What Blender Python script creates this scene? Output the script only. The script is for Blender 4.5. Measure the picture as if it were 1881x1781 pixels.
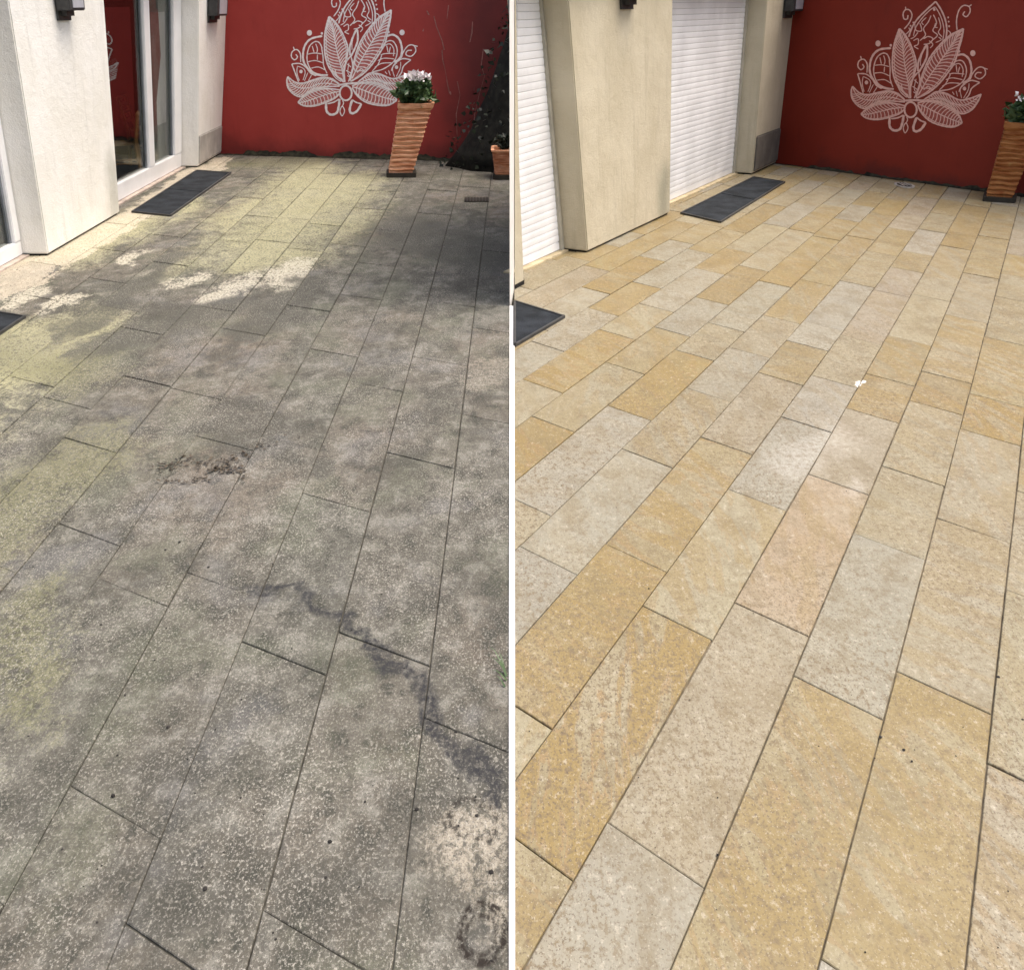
import bpy, bmesh, math, random
from mathutils import Vector
random.seed(7)
S = bpy.context.scene
for o in list(bpy.data.objects): bpy.data.objects.remove(o)
C = S.collection

# ---------------------------------------------------------------- camera
F_PX, CX, CY, CAM_H = 1950.0, 940.5, 890.5, 1.65
PITCH = math.atan(CY / F_PX)
cam_d = bpy.data.cameras.new('camera'); cam = bpy.data.objects.new('camera', cam_d); C.objects.link(cam)
cam_d.sensor_fit = 'HORIZONTAL'; cam_d.sensor_width = 36.0; cam_d.lens = 36.0 * F_PX / 1881.0
cam_d.clip_start = 0.05; cam_d.clip_end = 1000
cam.location = (0, 0, CAM_H); cam.rotation_euler = (math.pi / 2 - PITCH, 0, 0)
S.camera = cam

# ---------------------------------------------------------------- light
SUN_EL, SUN_AZ = math.radians(66), math.radians(92)      # azimuth clockwise from +Y (away from the camera)
w = bpy.data.worlds.new('World'); S.world = w; w.use_nodes = True
nt = w.node_tree; nt.nodes.clear()
sky = nt.nodes.new('ShaderNodeTexSky'); sky.sky_type = 'NISHITA'; sky.sun_disc = False
sky.sun_elevation = SUN_EL; sky.sun_rotation = SUN_AZ
sky.air_density = 1.0; sky.dust_density = 7.0; sky.ozone_density = 0.6
bg = nt.nodes.new('ShaderNodeBackground'); bg.inputs['Strength'].default_value = 0.15
wo = nt.nodes.new('ShaderNodeOutputWorld')
nt.links.new(sky.outputs[0], bg.inputs[0]); nt.links.new(bg.outputs[0], wo.inputs[0])
sl = bpy.data.lights.new('sun', 'SUN'); sl.energy = 1.35; sl.angle = math.radians(50); sl.color = (1.0, 0.965, 0.91)
so = bpy.data.objects.new('sun', sl); C.objects.link(so)
dv = Vector((math.sin(SUN_AZ) * math.cos(SUN_EL), math.cos(SUN_AZ) * math.cos(SUN_EL), math.sin(SUN_EL)))
so.rotation_euler = dv.to_track_quat('Z', 'Y').to_euler(); so.location = dv * 30
S.view_settings.view_transform = 'Standard'; S.view_settings.look = 'None'
S.view_settings.exposure = 0.68; S.view_settings.gamma = 1.0; S.view_settings.use_curve_mapping = False
S.render.resolution_x = 1024; S.render.resolution_y = 969

# ---------------------------------------------------------------- layout helpers: where a sight line meets the ground
CP, SP = math.cos(PITCH), math.sin(PITCH)
def ray(x, y):
    a, b = x - CX, -(y - CY)
    return Vector((a, F_PX * CP + b * SP, -F_PX * SP + b * CP))
def gnd(x, y, z=0.0):
    d = ray(x, y); t = (z - CAM_H) / d.z
    return Vector((0, 0, CAM_H)) + d * t
def at_y(x, y, Y):
    d = ray(x, y); return Vector((0, 0, CAM_H)) + d * (Y / d.y)
def on_plane(x, y, P, N):
    d = ray(x, y); o = Vector((0, 0, CAM_H)); return o + d * ((P - o).dot(N) / d.dot(N))
UP = Vector((0, 0, 1))

# ---------------------------------------------------------------- object helpers
def link(name, me, mat=None, parent=None):
    o = bpy.data.objects.new(name, me); C.objects.link(o)
    if mat: me.materials.append(mat)
    if parent: o.parent = parent
    return o
def mesh(name, vs, fs, mat=None, parent=None, smooth=False):
    me = bpy.data.meshes.new(name); me.from_pydata([tuple(v) for v in vs], [], fs)
    bm = bmesh.new(); bm.from_mesh(me); bmesh.ops.recalc_face_normals(bm, faces=bm.faces); bm.to_mesh(me); bm.free()
    if smooth:
        for p in me.polygons: p.use_smooth = True
    return link(name, me, mat, parent)
def tag(o, label, cat, group=None):
    o['label'] = label; o['category'] = cat
    if group: o['group'] = group
    return o
def empty(name, loc=(0, 0, 0)):
    o = bpy.data.objects.new(name, None); C.objects.link(o); o.location = loc; o.empty_display_size = .1
    return o
HEX = [(0, 1, 2, 3), (7, 6, 5, 4), (0, 4, 5, 1), (1, 5, 6, 2), (2, 6, 7, 3), (3, 7, 4, 0)]
def hexa(name, pts, mat, parent=None, bevel=0.0, cuts=0):
    o = mesh(name, pts, HEX, mat, parent)
    if bevel or cuts:
        bm = bmesh.new(); bm.from_mesh(o.data)
        if cuts: bmesh.ops.subdivide_edges(bm, edges=list(bm.edges), cuts=cuts, use_grid_fill=True)
        bm.normal_update()
        if bevel: bmesh.ops.bevel(bm, geom=[e for e in bm.edges if e.is_manifold and e.calc_face_angle(0) > .6], offset=bevel, segments=2, affect='EDGES', clamp_overlap=True)
        bm.to_mesh(o.data); bm.free()
    return o
def rebase(root, parts=None):
    pass

# ---------------------------------------------------------------- materials
class NB:
    def __init__(s, name):
        s.m = bpy.data.materials.new(name); s.m.use_nodes = True; s.t = s.m.node_tree; s.t.nodes.clear()
        s.out = s.n('ShaderNodeOutputMaterial')
    def n(s, ty, **kw):
        x = s.t.nodes.new(ty)
        for k, v in kw.items(): setattr(x, k, v)
        return x
    def put(s, sock, v):
        if isinstance(v, bpy.types.NodeSocket): s.t.links.new(v, sock)
        elif v is not None:
            if sock.type == 'RGBA' and len(v) == 3: v = (*v, 1)
            sock.default_value = v
    def math(s, op, a, b=None, clamp=False):
        x = s.n('ShaderNodeMath', operation=op, use_clamp=clamp); s.put(x.inputs[0], a)
        if b is not None: s.put(x.inputs[1], b)
        return x.outputs[0]
    def vmath(s, op, a, b=None, sc=None):
        x = s.n('ShaderNodeVectorMath', operation=op); s.put(x.inputs[0], a)
        if b is not None: s.put(x.inputs[1], b)
        if sc is not None: s.put(x.inputs['Scale'], sc)
        return x
    def mix(s, f, a, b, mode='MIX'):
        x = s.n('ShaderNodeMix', data_type='RGBA', blend_type=mode)
        s.put(x.inputs[0], f); s.put(x.inputs[6], a); s.put(x.inputs[7], b); return x.outputs[2]
    def noise(s, vec, scale, detail=3, rough=.55, dist=0, w=None):
        x = s.n('ShaderNodeTexNoise')
        if w is not None: x.noise_dimensions = '4D'; s.put(x.inputs['W'], w)
        s.put(x.inputs['Vector'], vec)
        x.inputs['Scale'].default_value = scale; x.inputs['Detail'].default_value = detail
        x.inputs['Roughness'].default_value = rough; x.inputs['Distortion'].default_value = dist
        return x
    def ramp(s, f, lo, hi, a=0., b=1., interp='SMOOTHSTEP'):
        x = s.n('ShaderNodeMapRange', interpolation_type=interp, clamp=True) if interp != 'LINEAR' else s.n('ShaderNodeMapRange')
        s.put(x.inputs[0], f); x.inputs[1].default_value = lo; x.inputs[2].default_value = hi
        x.inputs[3].default_value = a; x.inputs[4].default_value = b; return x.outputs[0]
    def bump(s, h, dist=.002, st=.6):
        x = s.n('ShaderNodeBump'); x.inputs['Distance'].default_value = dist; x.inputs['Strength'].default_value = st
        s.put(x.inputs['Height'], h); return x.outputs[0]
    def bsdf(s, col, rough=.8, normal=None, spec=.4, metal=0, **kw):
        b = s.n('ShaderNodeBsdfPrincipled'); s.put(b.inputs['Base Color'], col); s.put(b.inputs['Roughness'], rough)
        b.inputs['Metallic'].default_value = metal; b.inputs['Specular IOR Level'].default_value = spec
        if normal is not None: s.put(b.inputs['Normal'], normal)
        for k, v in kw.items(): s.put(b.inputs[k], v)
        s.t.links.new(b.outputs[0], s.out.inputs[0]); return b
    def pos(s, sc=(1, 1, 1)):
        g = s.n('ShaderNodeNewGeometry').outputs['Position']
        return s.vmath('MULTIPLY', g, sc).outputs[0]
    def capsule(s, P, a, b, r, soft):
        """soft mask round the segment a-b (a stain with a place and shape of its own)"""
        a, b = Vector(a), Vector(b); ba = b - a; l2 = max(ba.length_squared, 1e-6)
        pa = s.vmath('SUBTRACT', P, tuple(a)).outputs[0]
        h = s.math('MULTIPLY', s.vmath('DOT_PRODUCT', pa, tuple(ba)).outputs['Value'], 1 / l2, clamp=True)
        q = s.vmath('SCALE', tuple(ba), sc=h).outputs[0]
        d = s.vmath('LENGTH', s.vmath('SUBTRACT', pa, q).outputs[0]).outputs['Value']
        return s.ramp(d, r + soft, max(r - soft, 0.0), 0, 1)
    def ring(s, P, c, r, wd):
        d = s.vmath('LENGTH', s.vmath('SUBTRACT', P, tuple(c)).outputs[0]).outputs['Value']
        return s.ramp(s.math('ABSOLUTE', s.math('SUBTRACT', d, r)), wd, wd * .3, 0, 1)

def plain(name, col, rough=.7, var=.12, scale=8, spec=.35, metal=0, bump=.0, bscale=60):
    b = NB(name); P = b.pos()
    n = b.noise(P, scale, 4).outputs[0]
    dark = tuple(c * (1 - var * 2) for c in col); lite = tuple(min(1, c * (1 + var)) for c in col)
    c = b.mix(b.ramp(n, .3, .7), dark, lite)
    nm = b.bump(b.noise(P, bscale, 4).outputs[0], bump) if bump else None
    b.bsdf(c, rough, nm, spec, metal); return b.m

SQ = (1, .62, 1)                                       # stains and grain run with the slabs
def sq(x, y):
    g = gnd(x, y); return Vector((g.x, g.y * .62, 0))

def mat_old_slab(near):
    b = NB('weathered_granite_near' if near else 'weathered_granite_far'); P0 = b.pos(SQ)
    oi = b.n('ShaderNodeObjectInfo')
    P = b.vmath('MULTIPLY', P0, (1, 1, 0)).outputs[0]
    warp = b.noise(P, 2.3, 4, .6).outputs['Color']
    wv = b.vmath('SUBTRACT', warp, (.5, .5, .5)).outputs[0]
    Pw = b.vmath('ADD', P, b.vmath('MULTIPLY', wv, (.55, .55, 0)).outputs[0]).outputs[0]
    wv2 = b.vmath('SUBTRACT', b.noise(P, 9, 3, .6).outputs['Color'], (.5, .5, .5)).outputs[0]
    Pn = b.vmath('ADD', P, b.vmath('MULTIPLY', wv2, (.15, .15, 0)).outputs[0]).outputs[0]
    big = b.noise(P, 1.1, 5, .6).outputs[0]; med = b.noise(P, 5.5, 5, .65).outputs[0]
    f1 = b.noise(P, 165, 3, .78).outputs[0]; f2 = b.noise(P, 62, 4, .76, .3).outputs[0]; pat = b.noise(P, 11, 6, .74).outputs[0]
    f3 = b.noise(b.vmath('ADD', P, (7.3, 2.1, 0)).outputs[0], 230, 2, .7).outputs[0]
    c = b.mix(b.ramp(med, .3, .7), (.060, .060, .047), (.125, .122, .100))
    c = b.mix(b.math('MULTIPLY', b.ramp(big, .48, .70), .6), c, (.165, .128, .096))              # brownish drift
    c = b.mix(b.math('MULTIPLY', oi.outputs['Random'], .28), c, (.17, .132, .10))                   # some slabs warmer
    c = b.mix(b.math('MULTIPLY', b.ramp(pat, .51, .62), .55), c, (.235, .228, .195))
    c = b.mix(b.math('MULTIPLY', b.ramp(pat, .48, .38), .85), c, (.040, .041, .032))
    hue = b.noise(b.vmath('ADD', P, (5, 8, 0)).outputs[0], 2.9, 4, .6).outputs[0]
    c = b.mix(b.math('MULTIPLY', b.ramp(hue, .5, .64), .3), c, (.125, .138, .088))
    c = b.mix(b.math('MULTIPLY', b.ramp(hue, .46, .34), .35), c, (.15, .15, .155))
    gr = b.noise(b.vmath('ADD', P, (1.7, 4.2, 0)).outputs[0], 1.7, 6, .72, .3).outputs[0]
    c = b.mix(b.math('MULTIPLY', b.ramp(gr, .51, .60), .72), c, (.046, .045, .036))
    c = b.mix(b.math('MULTIPLY', b.ramp(gr, .42, .32), .5), c, (.20, .19, .16))
    rnd = b.math('MULTIPLY', b.math('SUBTRACT', oi.outputs['Random'], .5), .35)
    nz = b.math('ADD', b.math('MULTIPLY', b.math('SUBTRACT', f2, .5), 1.5), b.math('MULTIPLY', b.math('SUBTRACT', pat, .5), 1.6))
    def crisp(m, lo=.42, hi=.70):
        return b.ramp(b.math('ADD', b.math('ADD', m, b.math('MULTIPLY', nz, b.ramp(m, 0, .25))), b.math('MULTIPLY', rnd, b.ramp(m, 0, .3))), lo, hi)
    # algae, pale wash and dark grime, each where it grows
    def cap(p, q, r, s_, W=Pw): return b.capsule(W, sq(*p), sq(*q), r, s_)
    def mx(*a):
        r = a[0]
        for k in a[1:]: r = b.math('MAXIMUM', r, k)
        return r
    if not near: alg = mx(cap((440, 470), (575, 310), .42, .42), cap((520, 460), (650, 330), .40, .42), cap((120, 470), (330, 372), .28, .24),
             cap((-150, 800), (70, 620), .34, .3))
    if not near: c = b.mix(b.math('MULTIPLY', crisp(alg, .16, 1.15), b.ramp(f2, .35, .6, .4, .95)), c, (.42, .405, .235))
    g0 = cap((-120, 1000), (130, 860), .26, .26)
    grn = mx(g0, cap((20, 1330), (60, 1080), .10, .14)) if near else mx(g0, cap((400, 300), (560, 296), .34, .3), cap((-40, 640), (140, 690), .2, .2))
    c = b.mix(b.math('MULTIPLY', crisp(grn, .30, 1.1), b.ramp(f2, .35, .6, .3, .8)), c, (.17, .168, .085))
    if not near:
        snd = mx(cap((-60, 560), (60, 497), .17, .10), cap((60, 497), (300, 372), .17, .12), cap((300, 372), (400, 292), .17, .12))
        c = b.mix(b.math('MULTIPLY', crisp(snd, .4, .6), b.ramp(pat, .3, .6, .95, .55)), c, (.66, .58, .45))                     # row by the house, kept clean by the eaves
        pale = mx(cap((115, 556), (150, 550), .07, .04), cap((190, 546), (210, 541), .05, .04), cap((225, 480), (250, 470), .06, .06),
                  cap((330, 520), (345, 512), .10, .10), cap((410, 535), (440, 522), .14, .12), cap((515, 520), (545, 490), .13, .12),
                  cap((265, 500), (285, 490), .08, .08), cap((40, 545), (10, 560), .12, .12))
        c = b.mix(b.math('MULTIPLY', crisp(pale, .45, .95), b.ramp(f2, .36, .58, .15, .9)), c, (.62, .58, .46))
        drk = mx(cap((110, 610), (330, 470), .10, .14), cap((180, 640), (420, 560), .13, .16), cap((470, 600), (560, 520), .12, .16),
                 cap((760, 420), (900, 470), .3, .35), cap((560, 860), (380, 830), .05, .07), cap((0, 760), (60, 770), .03, .03))
        c = b.mix(b.math('MULTIPLY', crisp(drk), b.ramp(med, .3, .6, .45, .85)), c, (.062, .062, .05))
    crm = cap((880, 1560), (860, 1640), .085, .10) if near else cap((905, 700), (908, 660), .05, .10)
    c = b.mix(b.math('MULTIPLY', crisp(crm, .30, 1.25), b.ramp(f2, .3, .6, .15, .8 if near else .4)), c, (.40, .355, .275))
    # mineral speckle: pale lichen and crystals, dark grains
    amt = b.ramp(b.noise(P, 3.1, 3).outputs[0], .3, .7, .3, 1.0)
    c = b.mix(b.math('MULTIPLY', b.ramp(f2, .54, .66), b.math('MULTIPLY', amt, .7)), c, (.31, .292, .245))
    c = b.mix(b.math('MULTIPLY', b.ramp(f1, .51, .65), b.math('MULTIPLY', amt, .8)), c, (.46, .435, .375))
    c = b.mix(b.math('MULTIPLY', b.ramp(f3, .47, .36), .62), c, (.06, .056, .048))
    c = b.mix(b.math('MULTIPLY', b.ramp(f2, .47, .36), .7), c, (.085, .08, .067))
    # wet trail and the rings left by flower pots
    wet = 0.0
    if near:
        pts = [(455, 1082), (545, 1078), (640, 1150), (765, 1262), (800, 1322), (915, 1445)]
        rad = [.012, .014, .019, .032, .022]
        wet = mx(*[b.capsule(Pn, sq(*pts[i]), sq(*pts[i + 1]), rad[i], .011) for i in range(5)])
        wet = b.math('MULTIPLY', wet, b.ramp(f2, .36, .62, 1., .45))
        c = b.mix(wet, c, (.022, .022, .024))
        rg = mx(b.ring(P, sq(886, 1712), .044, .011), b.math('MULTIPLY', b.ring(P, sq(884, 1716), .030, .006), .8), b.math('MULTIPLY', b.ring(Pn, sq(870, 1490), .048, .009), .7))
        c = b.mix(b.math('MULTIPLY', rg, b.ramp(f2, .42, .56, 1., .25)), c, (.022, .017, .013))
    h = b.math('ADD', b.math('MULTIPLY', f1, .7), b.math('MULTIPLY', f2, 1.0))
    b.bsdf(c, b.math('SUBTRACT', .9, b.math('MULTIPLY', wet, .25)), b.bump(h, .0035, .7), .3); return b.m

def mat_new_slab():
    b = NB('clean_granite'); P0 = b.pos(SQ); P = b.vmath('MULTIPLY', P0, (1, 1, 0)).outputs[0]
    oi = b.n('ShaderNodeObjectInfo'); W = b.math('MULTIPLY', oi.outputs['Random'], 37.)
    ob = oi.outputs['Color']
    big = b.noise(P, 2.2, 5, .6, .8, W).outputs[0]
    rt = b.n('ShaderNodeVectorRotate', rotation_type='Z_AXIS'); b.put(rt.inputs['Vector'], P); b.put(rt.inputs['Angle'], b.math('MULTIPLY_ADD', oi.outputs['Random'], 1.6))
    cst = b.vmath('MULTIPLY', rt.outputs[0], (1.5, 5.0, 1)).outputs[0]
    vein = b.noise(cst, 1.9, 5, .55, 1.6, W).outputs[0]
    f1 = b.noise(P, 150, 3, .7).outputs[0]; f2 = b.noise(P, 52, 4, .75).outputs[0]; f3 = b.noise(b.vmath('ADD', P, (3, 9, 0)).outputs[0], 210, 2, .6).outputs[0]; f0 = b.noise(P, 9, 4, .6, .5, W).outputs[0]
    c = b.mix(b.math('MULTIPLY', b.ramp(big, .35, .7), .5), ob, (.315, .285, .205))
    c = b.mix(b.math('MULTIPLY', b.ramp(f0, .56, .34), .45), c, (.165, .126, .062))
    oc = b.math('MULTIPLY', b.ramp(vein, .45, .57), b.math('MULTIPLY', oi.outputs['Alpha'], 1.15, clamp=True))
    c = b.mix(oc, c, (.245, .172, .058))
    line = b.ramp(b.math('ABSOLUTE', b.math('SUBTRACT', vein, .5)), .018, .004)
    c = b.mix(b.math('MULTIPLY', line, b.math('MULTIPLY', oi.outputs['Alpha'], .75)), c, (.27, .175, .08))
    sp = b.ramp(b.noise(P, 1.3, 3, .5, 0, W).outputs[0], .3, .7, .45, 1.15)
    c = b.mix(b.math('MULTIPLY', b.ramp(f2, .55, .70), .55), c, (.48, .43, .335))
    c = b.mix(b.math('MULTIPLY', b.ramp(f2, .50, .37), b.math('MULTIPLY', sp, .85)), c, (.165, .122, .066))
    c = b.mix(b.math('MULTIPLY', b.ramp(f1, .47, .36), b.math('MULTIPLY', sp, .85)), c, (.12, .088, .055))
    c = b.mix(b.math('MULTIPLY', b.ramp(f3, .60, .72), .3), c, (.66, .62, .52))
    # whitish floor glint painted into the colour, and a limewash chip near the middle
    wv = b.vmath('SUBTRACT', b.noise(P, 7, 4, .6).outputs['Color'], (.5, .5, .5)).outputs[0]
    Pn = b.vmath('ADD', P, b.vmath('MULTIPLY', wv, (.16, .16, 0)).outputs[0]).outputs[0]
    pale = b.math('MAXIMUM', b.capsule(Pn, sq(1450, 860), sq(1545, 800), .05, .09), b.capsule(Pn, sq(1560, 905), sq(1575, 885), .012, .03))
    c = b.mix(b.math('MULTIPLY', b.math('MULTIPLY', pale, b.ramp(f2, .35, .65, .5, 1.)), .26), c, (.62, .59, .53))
    c = b.mix(b.capsule(Pn, sq(1572, 712), sq(1582, 702), .009, .005), c, (.9, .88, .82))
    h = b.math('ADD', f1, b.math('MULTIPLY', f2, .8))
    rgh = b.ramp(b.noise(P, 6, 4).outputs[0], .3, .7, .50, .72)
    b.bsdf(c, rgh, b.bump(h, .0018, .5), .45); return b.m

def mat_render(name, c1, c2, stain=None):
    b = NB(name); P = b.pos()
    a = b.noise(P, 3.0, 5, .6).outputs[0]; st = b.noise(b.vmath('MULTIPLY', P, (9, 9, .8)).outputs[0], 1.3, 5, .6).outputs[0]
    c = b.mix(b.ramp(a, .3, .7), c1, c2)
    c = b.mix(b.math('MULTIPLY', b.ramp(st, .52, .72), .35), c, tuple(x * .72 for x in c1))
    if stain:
        wv = b.vmath('SUBTRACT', b.noise(P, 5, 4, .6).outputs['Color'], (.5, .5, .5)).outputs[0]
        Pn = b.vmath('ADD', P, b.vmath('MULTIPLY', wv, (.2, .2, .3)).outputs[0]).outputs[0]
        for (p, q, r, s_, cc, k) in stain:
            c = b.mix(b.math('MULTIPLY', b.capsule(Pn, p, q, r, s_), k), c, cc)
    h = b.math('ADD', b.noise(P, 95, 4, .7).outputs[0], b.math('MULTIPLY', b.noise(P, 16, 4).outputs[0], 1.2))
    b.bsdf(c, .9, b.bump(h, .009, .7), .25); return b.m

def mat_red(name, c1, c2, damp, gp):
    b = NB(name); P = b.pos()
    a = b.noise(P, 1.2, 5, .6).outputs[0]; f = b.noise(b.vmath('MULTIPLY', P, (5, 5, 1)).outputs[0], 2, 5, .65).outputs[0]
    c = b.mix(b.ramp(a, .3, .72), c1, c2)
    c = b.mix(b.math('MULTIPLY', b.ramp(f, .55, .75), .3), c, tuple(x * .6 for x in c1))
    wv = b.vmath('SUBTRACT', b.noise(P, 3, 4, .6).outputs['Color'], (.5, .5, .5)).outputs[0]
    Pn = b.vmath('ADD', P, b.vmath('MULTIPLY', wv, (.5, .2, .5)).outputs[0]).outputs[0]
    for (p, q, r, s_, k) in damp:
        c = b.mix(b.math('MULTIPLY', b.capsule(Pn, p, q, r, s_), k), c, (.045, .012, .012))
    h = b.math('ADD', b.noise(P, 90, 3, .6).outputs[0], b.noise(P, 14, 3).outputs[0])
    b.bsdf(c, .7, b.bump(h, .002, .4), .35); return b.m

def mat_glass():
    b = NB('window_glass'); fr = b.n('ShaderNodeFresnel'); fr.inputs[0].default_value = 1.5
    tr = b.n('ShaderNodeBsdfTransparent'); tr.inputs[0].default_value = (.80, .82, .80, 1)
    gl = b.n('ShaderNodeBsdfGlossy'); gl.inputs['Roughness'].default_value = .015
    k = b.math('MULTIPLY', fr.outputs[0], .38, clamp=True)
    mxn = b.n('ShaderNodeMixShader'); b.put(mxn.inputs[0], k)
    b.t.links.new(tr.outputs[0], mxn.inputs[1]); b.t.links.new(gl.outputs[0], mxn.inputs[2]); b.t.links.new(mxn.outputs[0], b.out.inputs[0])
    return b.m
def mat_leaf(name, c1, c2):
    b = NB(name); oi = b.n('ShaderNodeNewGeometry'); c = b.mix(oi.outputs['Random Per Island'], c1, c2)
    b.bsdf(c, .45, None, .4); return b.m
def mat_terracotta(name='terracotta', k=(1, 1, 1)):
    b = NB(name); P = b.pos()
    n = b.noise(b.vmath('MULTIPLY', P, (1, 1, 5)).outputs[0], 7, 5, .65).outputs[0]; f = b.noise(P, 70, 4, .6).outputs[0]
    c = b.mix(b.ramp(n, .32, .68), tuple(x * y for x, y in zip((.46, .175, .08), k)), tuple(x * y for x, y in zip((.76, .42, .26), k)))
    c = b.mix(b.math('MULTIPLY', b.ramp(b.noise(P, 11, 4).outputs[0], .6, .75), .6), c, tuple(x * y for x, y in zip((.82, .60, .44), k)))
    b.bsdf(c, .85, b.bump(f, .003, .6), .25); return b.m
def mat_wood(name, a_, b_):
    b = NB(name); P = b.pos((12, 12, 2)); n = b.noise(P, 4, 4).outputs[0]
    b.bsdf(b.mix(n, a_, b_), .5, None, .4); return b.m
def mat_mat():
    b = NB('rubber_mat'); P = b.pos(); n = b.noise(P, 6, 4).outputs[0]; f = b.noise(P, 180, 2).outputs[0]
    c = b.mix(b.ramp(n, .35, .65), (.014, .017, .020), (.030, .035, .042))
    c = b.mix(b.math('MULTIPLY', b.ramp(f, .6, .7), .35), c, (.15, .15, .14))
    b.bsdf(c, .85, b.bump(f, .002, .6), .12); return b.m

M = {}
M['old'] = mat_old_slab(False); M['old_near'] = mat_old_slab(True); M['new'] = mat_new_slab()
M['bed_old'] = plain('old_joint_sand', (.075, .07, .054), .95, .3, 14)
M['bed_new'] = plain('clean_joint_sand', (.17, .14, .095), .95, .25, 14)
M['ground'] = plain('concrete_ground', (.26, .25, .22), .95, .15, 2)
M['white'] = plain('white_paint', (.80, .80, .78), .5, .04, 5)
M['frame'] = plain('white_frame', (.82, .83, .84), .35, .03, 4)
M['gasket'] = plain('grey_gasket', (.16, .18, .20), .5, .1)
M['slat'] = plain('white_slat', (.77, .78, .79), .42, .05, 3)
M['guide'] = plain('guide_rail', (.42, .40, .33), .5, .08)
M['black'] = plain('gap_shade', (.012, .011, .01), .9, .1)  # recess under the pillars; the overhang's shade is put into its black
M['lamp'] = plain('lamp_metal', (.045, .045, .045), .5, .15, 20)
M['lens'] = plain('lamp_lens', (.42, .43, .47), .35, .05)
M['terra'] = mat_terracotta()
M['terra_shaded'] = mat_terracotta('shaded_terracotta', (.46, .36, .2))  # same terracotta, with the shade on this planter put into the colour
M['foot'] = plain('dark_foot', (.035, .03, .022), .8, .2)
M['soil'] = plain('soil', (.03, .022, .015), .95, .3, 30)
M['leaf'] = mat_leaf('plant_leaf', (.025, .055, .018), (.07, .125, .045))
M['ivy'] = mat_leaf('ivy_leaf', (.006, .010, .006), (.018, .027, .015))
M['petal'] = mat_leaf('white_petal', (.75, .68, .70), (.85, .82, .82))
M['bark'] = plain('dark_bark', (.014, .014, .011), .95, .35, 12, bump=.01, bscale=25)
M['moss'] = plain('damp_moss', (.028, .026, .016), .95, .4, 18)
M['litter'] = mat_leaf('leaf_litter', (.018, .014, .009), (.085, .062, .036))
M['stone'] = plain('dark_pebble', (.03, .027, .024), .9, .3)
M['grass'] = mat_leaf('grass_blade', (.03, .06, .02), (.07, .12, .04))
M['wood'] = mat_wood('chair_wood', (.42, .21, .075), (.56, .32, .13))
M['inner'] = plain('room_wall', (.05, .012, .014), .9, .2, 3)
M['inner_floor'] = plain('room_floor', (.10, .07, .055), .6, .2, 3)
M['curtain'] = plain('grey_curtain', (.42, .44, .42), .9, .12, 6)
M['glass'] = mat_glass(); M['mat'] = mat_mat()
M['grate'] = plain('drain_metal', (.03, .025, .02), .6, .3, 30)
M['steel'] = plain('dull_steel', (.50, .49, .45), .45, .15, 30, metal=0.3)
M['mural_l'] = plain('mural_paint', (.93, .84, .83), .75, .06, 30)
M['mural_r'] = plain('mural_paint_dim', (.74, .45, .39), .75, .06, 30)  # same mural paint, dimmed in colour for the darker yard
M['scratch'] = plain('scratched_paint', (.30, .13, .11), .8, .2, 30)

# ---------------------------------------------------------------- the ground and the two pavements
g = mesh('ground', [(-150, -60, -.09), (150, -60, -.09), (150, 260, -.09), (-150, 260, -.09)], [(0, 1, 2, 3)], M['ground'])
g['kind'] = 'structure'

def clip(poly, a, b, c):
    """keep a*x+b*y+c >= 0"""
    out = []
    for i, p in enumerate(poly):
        q = poly[(i + 1) % len(poly)]
        dp, dq = a * p[0] + b * p[1] + c, a * q[0] + b * q[1] + c
        if dp >= 0: out.append(p)
        if dp * dq < 0:
            t = dp / (dp - dq); out.append((p[0] + t * (q[0] - p[0]), p[1] + t * (q[1] - p[1])))
    return out
def half(p, q):
    """half plane to the right of p->q in picture axes (y down)"""
    a, b = -(q[1] - p[1]), q[0] - p[0]
    return a, b, -(a * p[0] + b * p[1])
def inset(poly, d):
    n = len(poly); out = []
    for i in range(n):
        p0, p, p1 = poly[i - 1], poly[i], poly[(i + 1) % n]
        e0 = (p - p0); e1 = (p1 - p)
        if e0.length < 1e-5 or e1.length < 1e-5: return None
        n0 = Vector((-e0.y, e0.x)).normalized(); n1 = Vector((-e1.y, e1.x)).normalized()
        bis = n0 + n1
        if bis.length < 1e-4: return None
        bis.normalize(); k = max(bis.dot(n0), .25)
        out.append(p + bis * (d / k))
    return out
def inset_joints(poly, d, dc):
    """move each edge in: d for joints that run away from the camera, dc for cross joints"""
    n = len(poly); L = []
    for i in range(n):
        p, q = poly[i], poly[(i + 1) % n]; e = (q - p).normalized(); nn = Vector((-e.y, e.x)); w_ = dc if abs(e.x) > abs(e.y) * .9 else d
        L.append((p + nn * w_, e))
    out = []
    for i in range(n):
        (p, e), (q, f) = L[i - 1], L[i]; den = e.x * f.y - e.y * f.x
        if abs(den) < 1e-4: return None
        t = ((q.x - p.x) * f.y - (q.y - p.y) * f.x) / den; out.append(p + e * t)
    return out
def area(poly):
    return .5 * sum(poly[i - 1].x * p.y - p.x * poly[i - 1].y for i, p in enumerate(poly))
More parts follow.
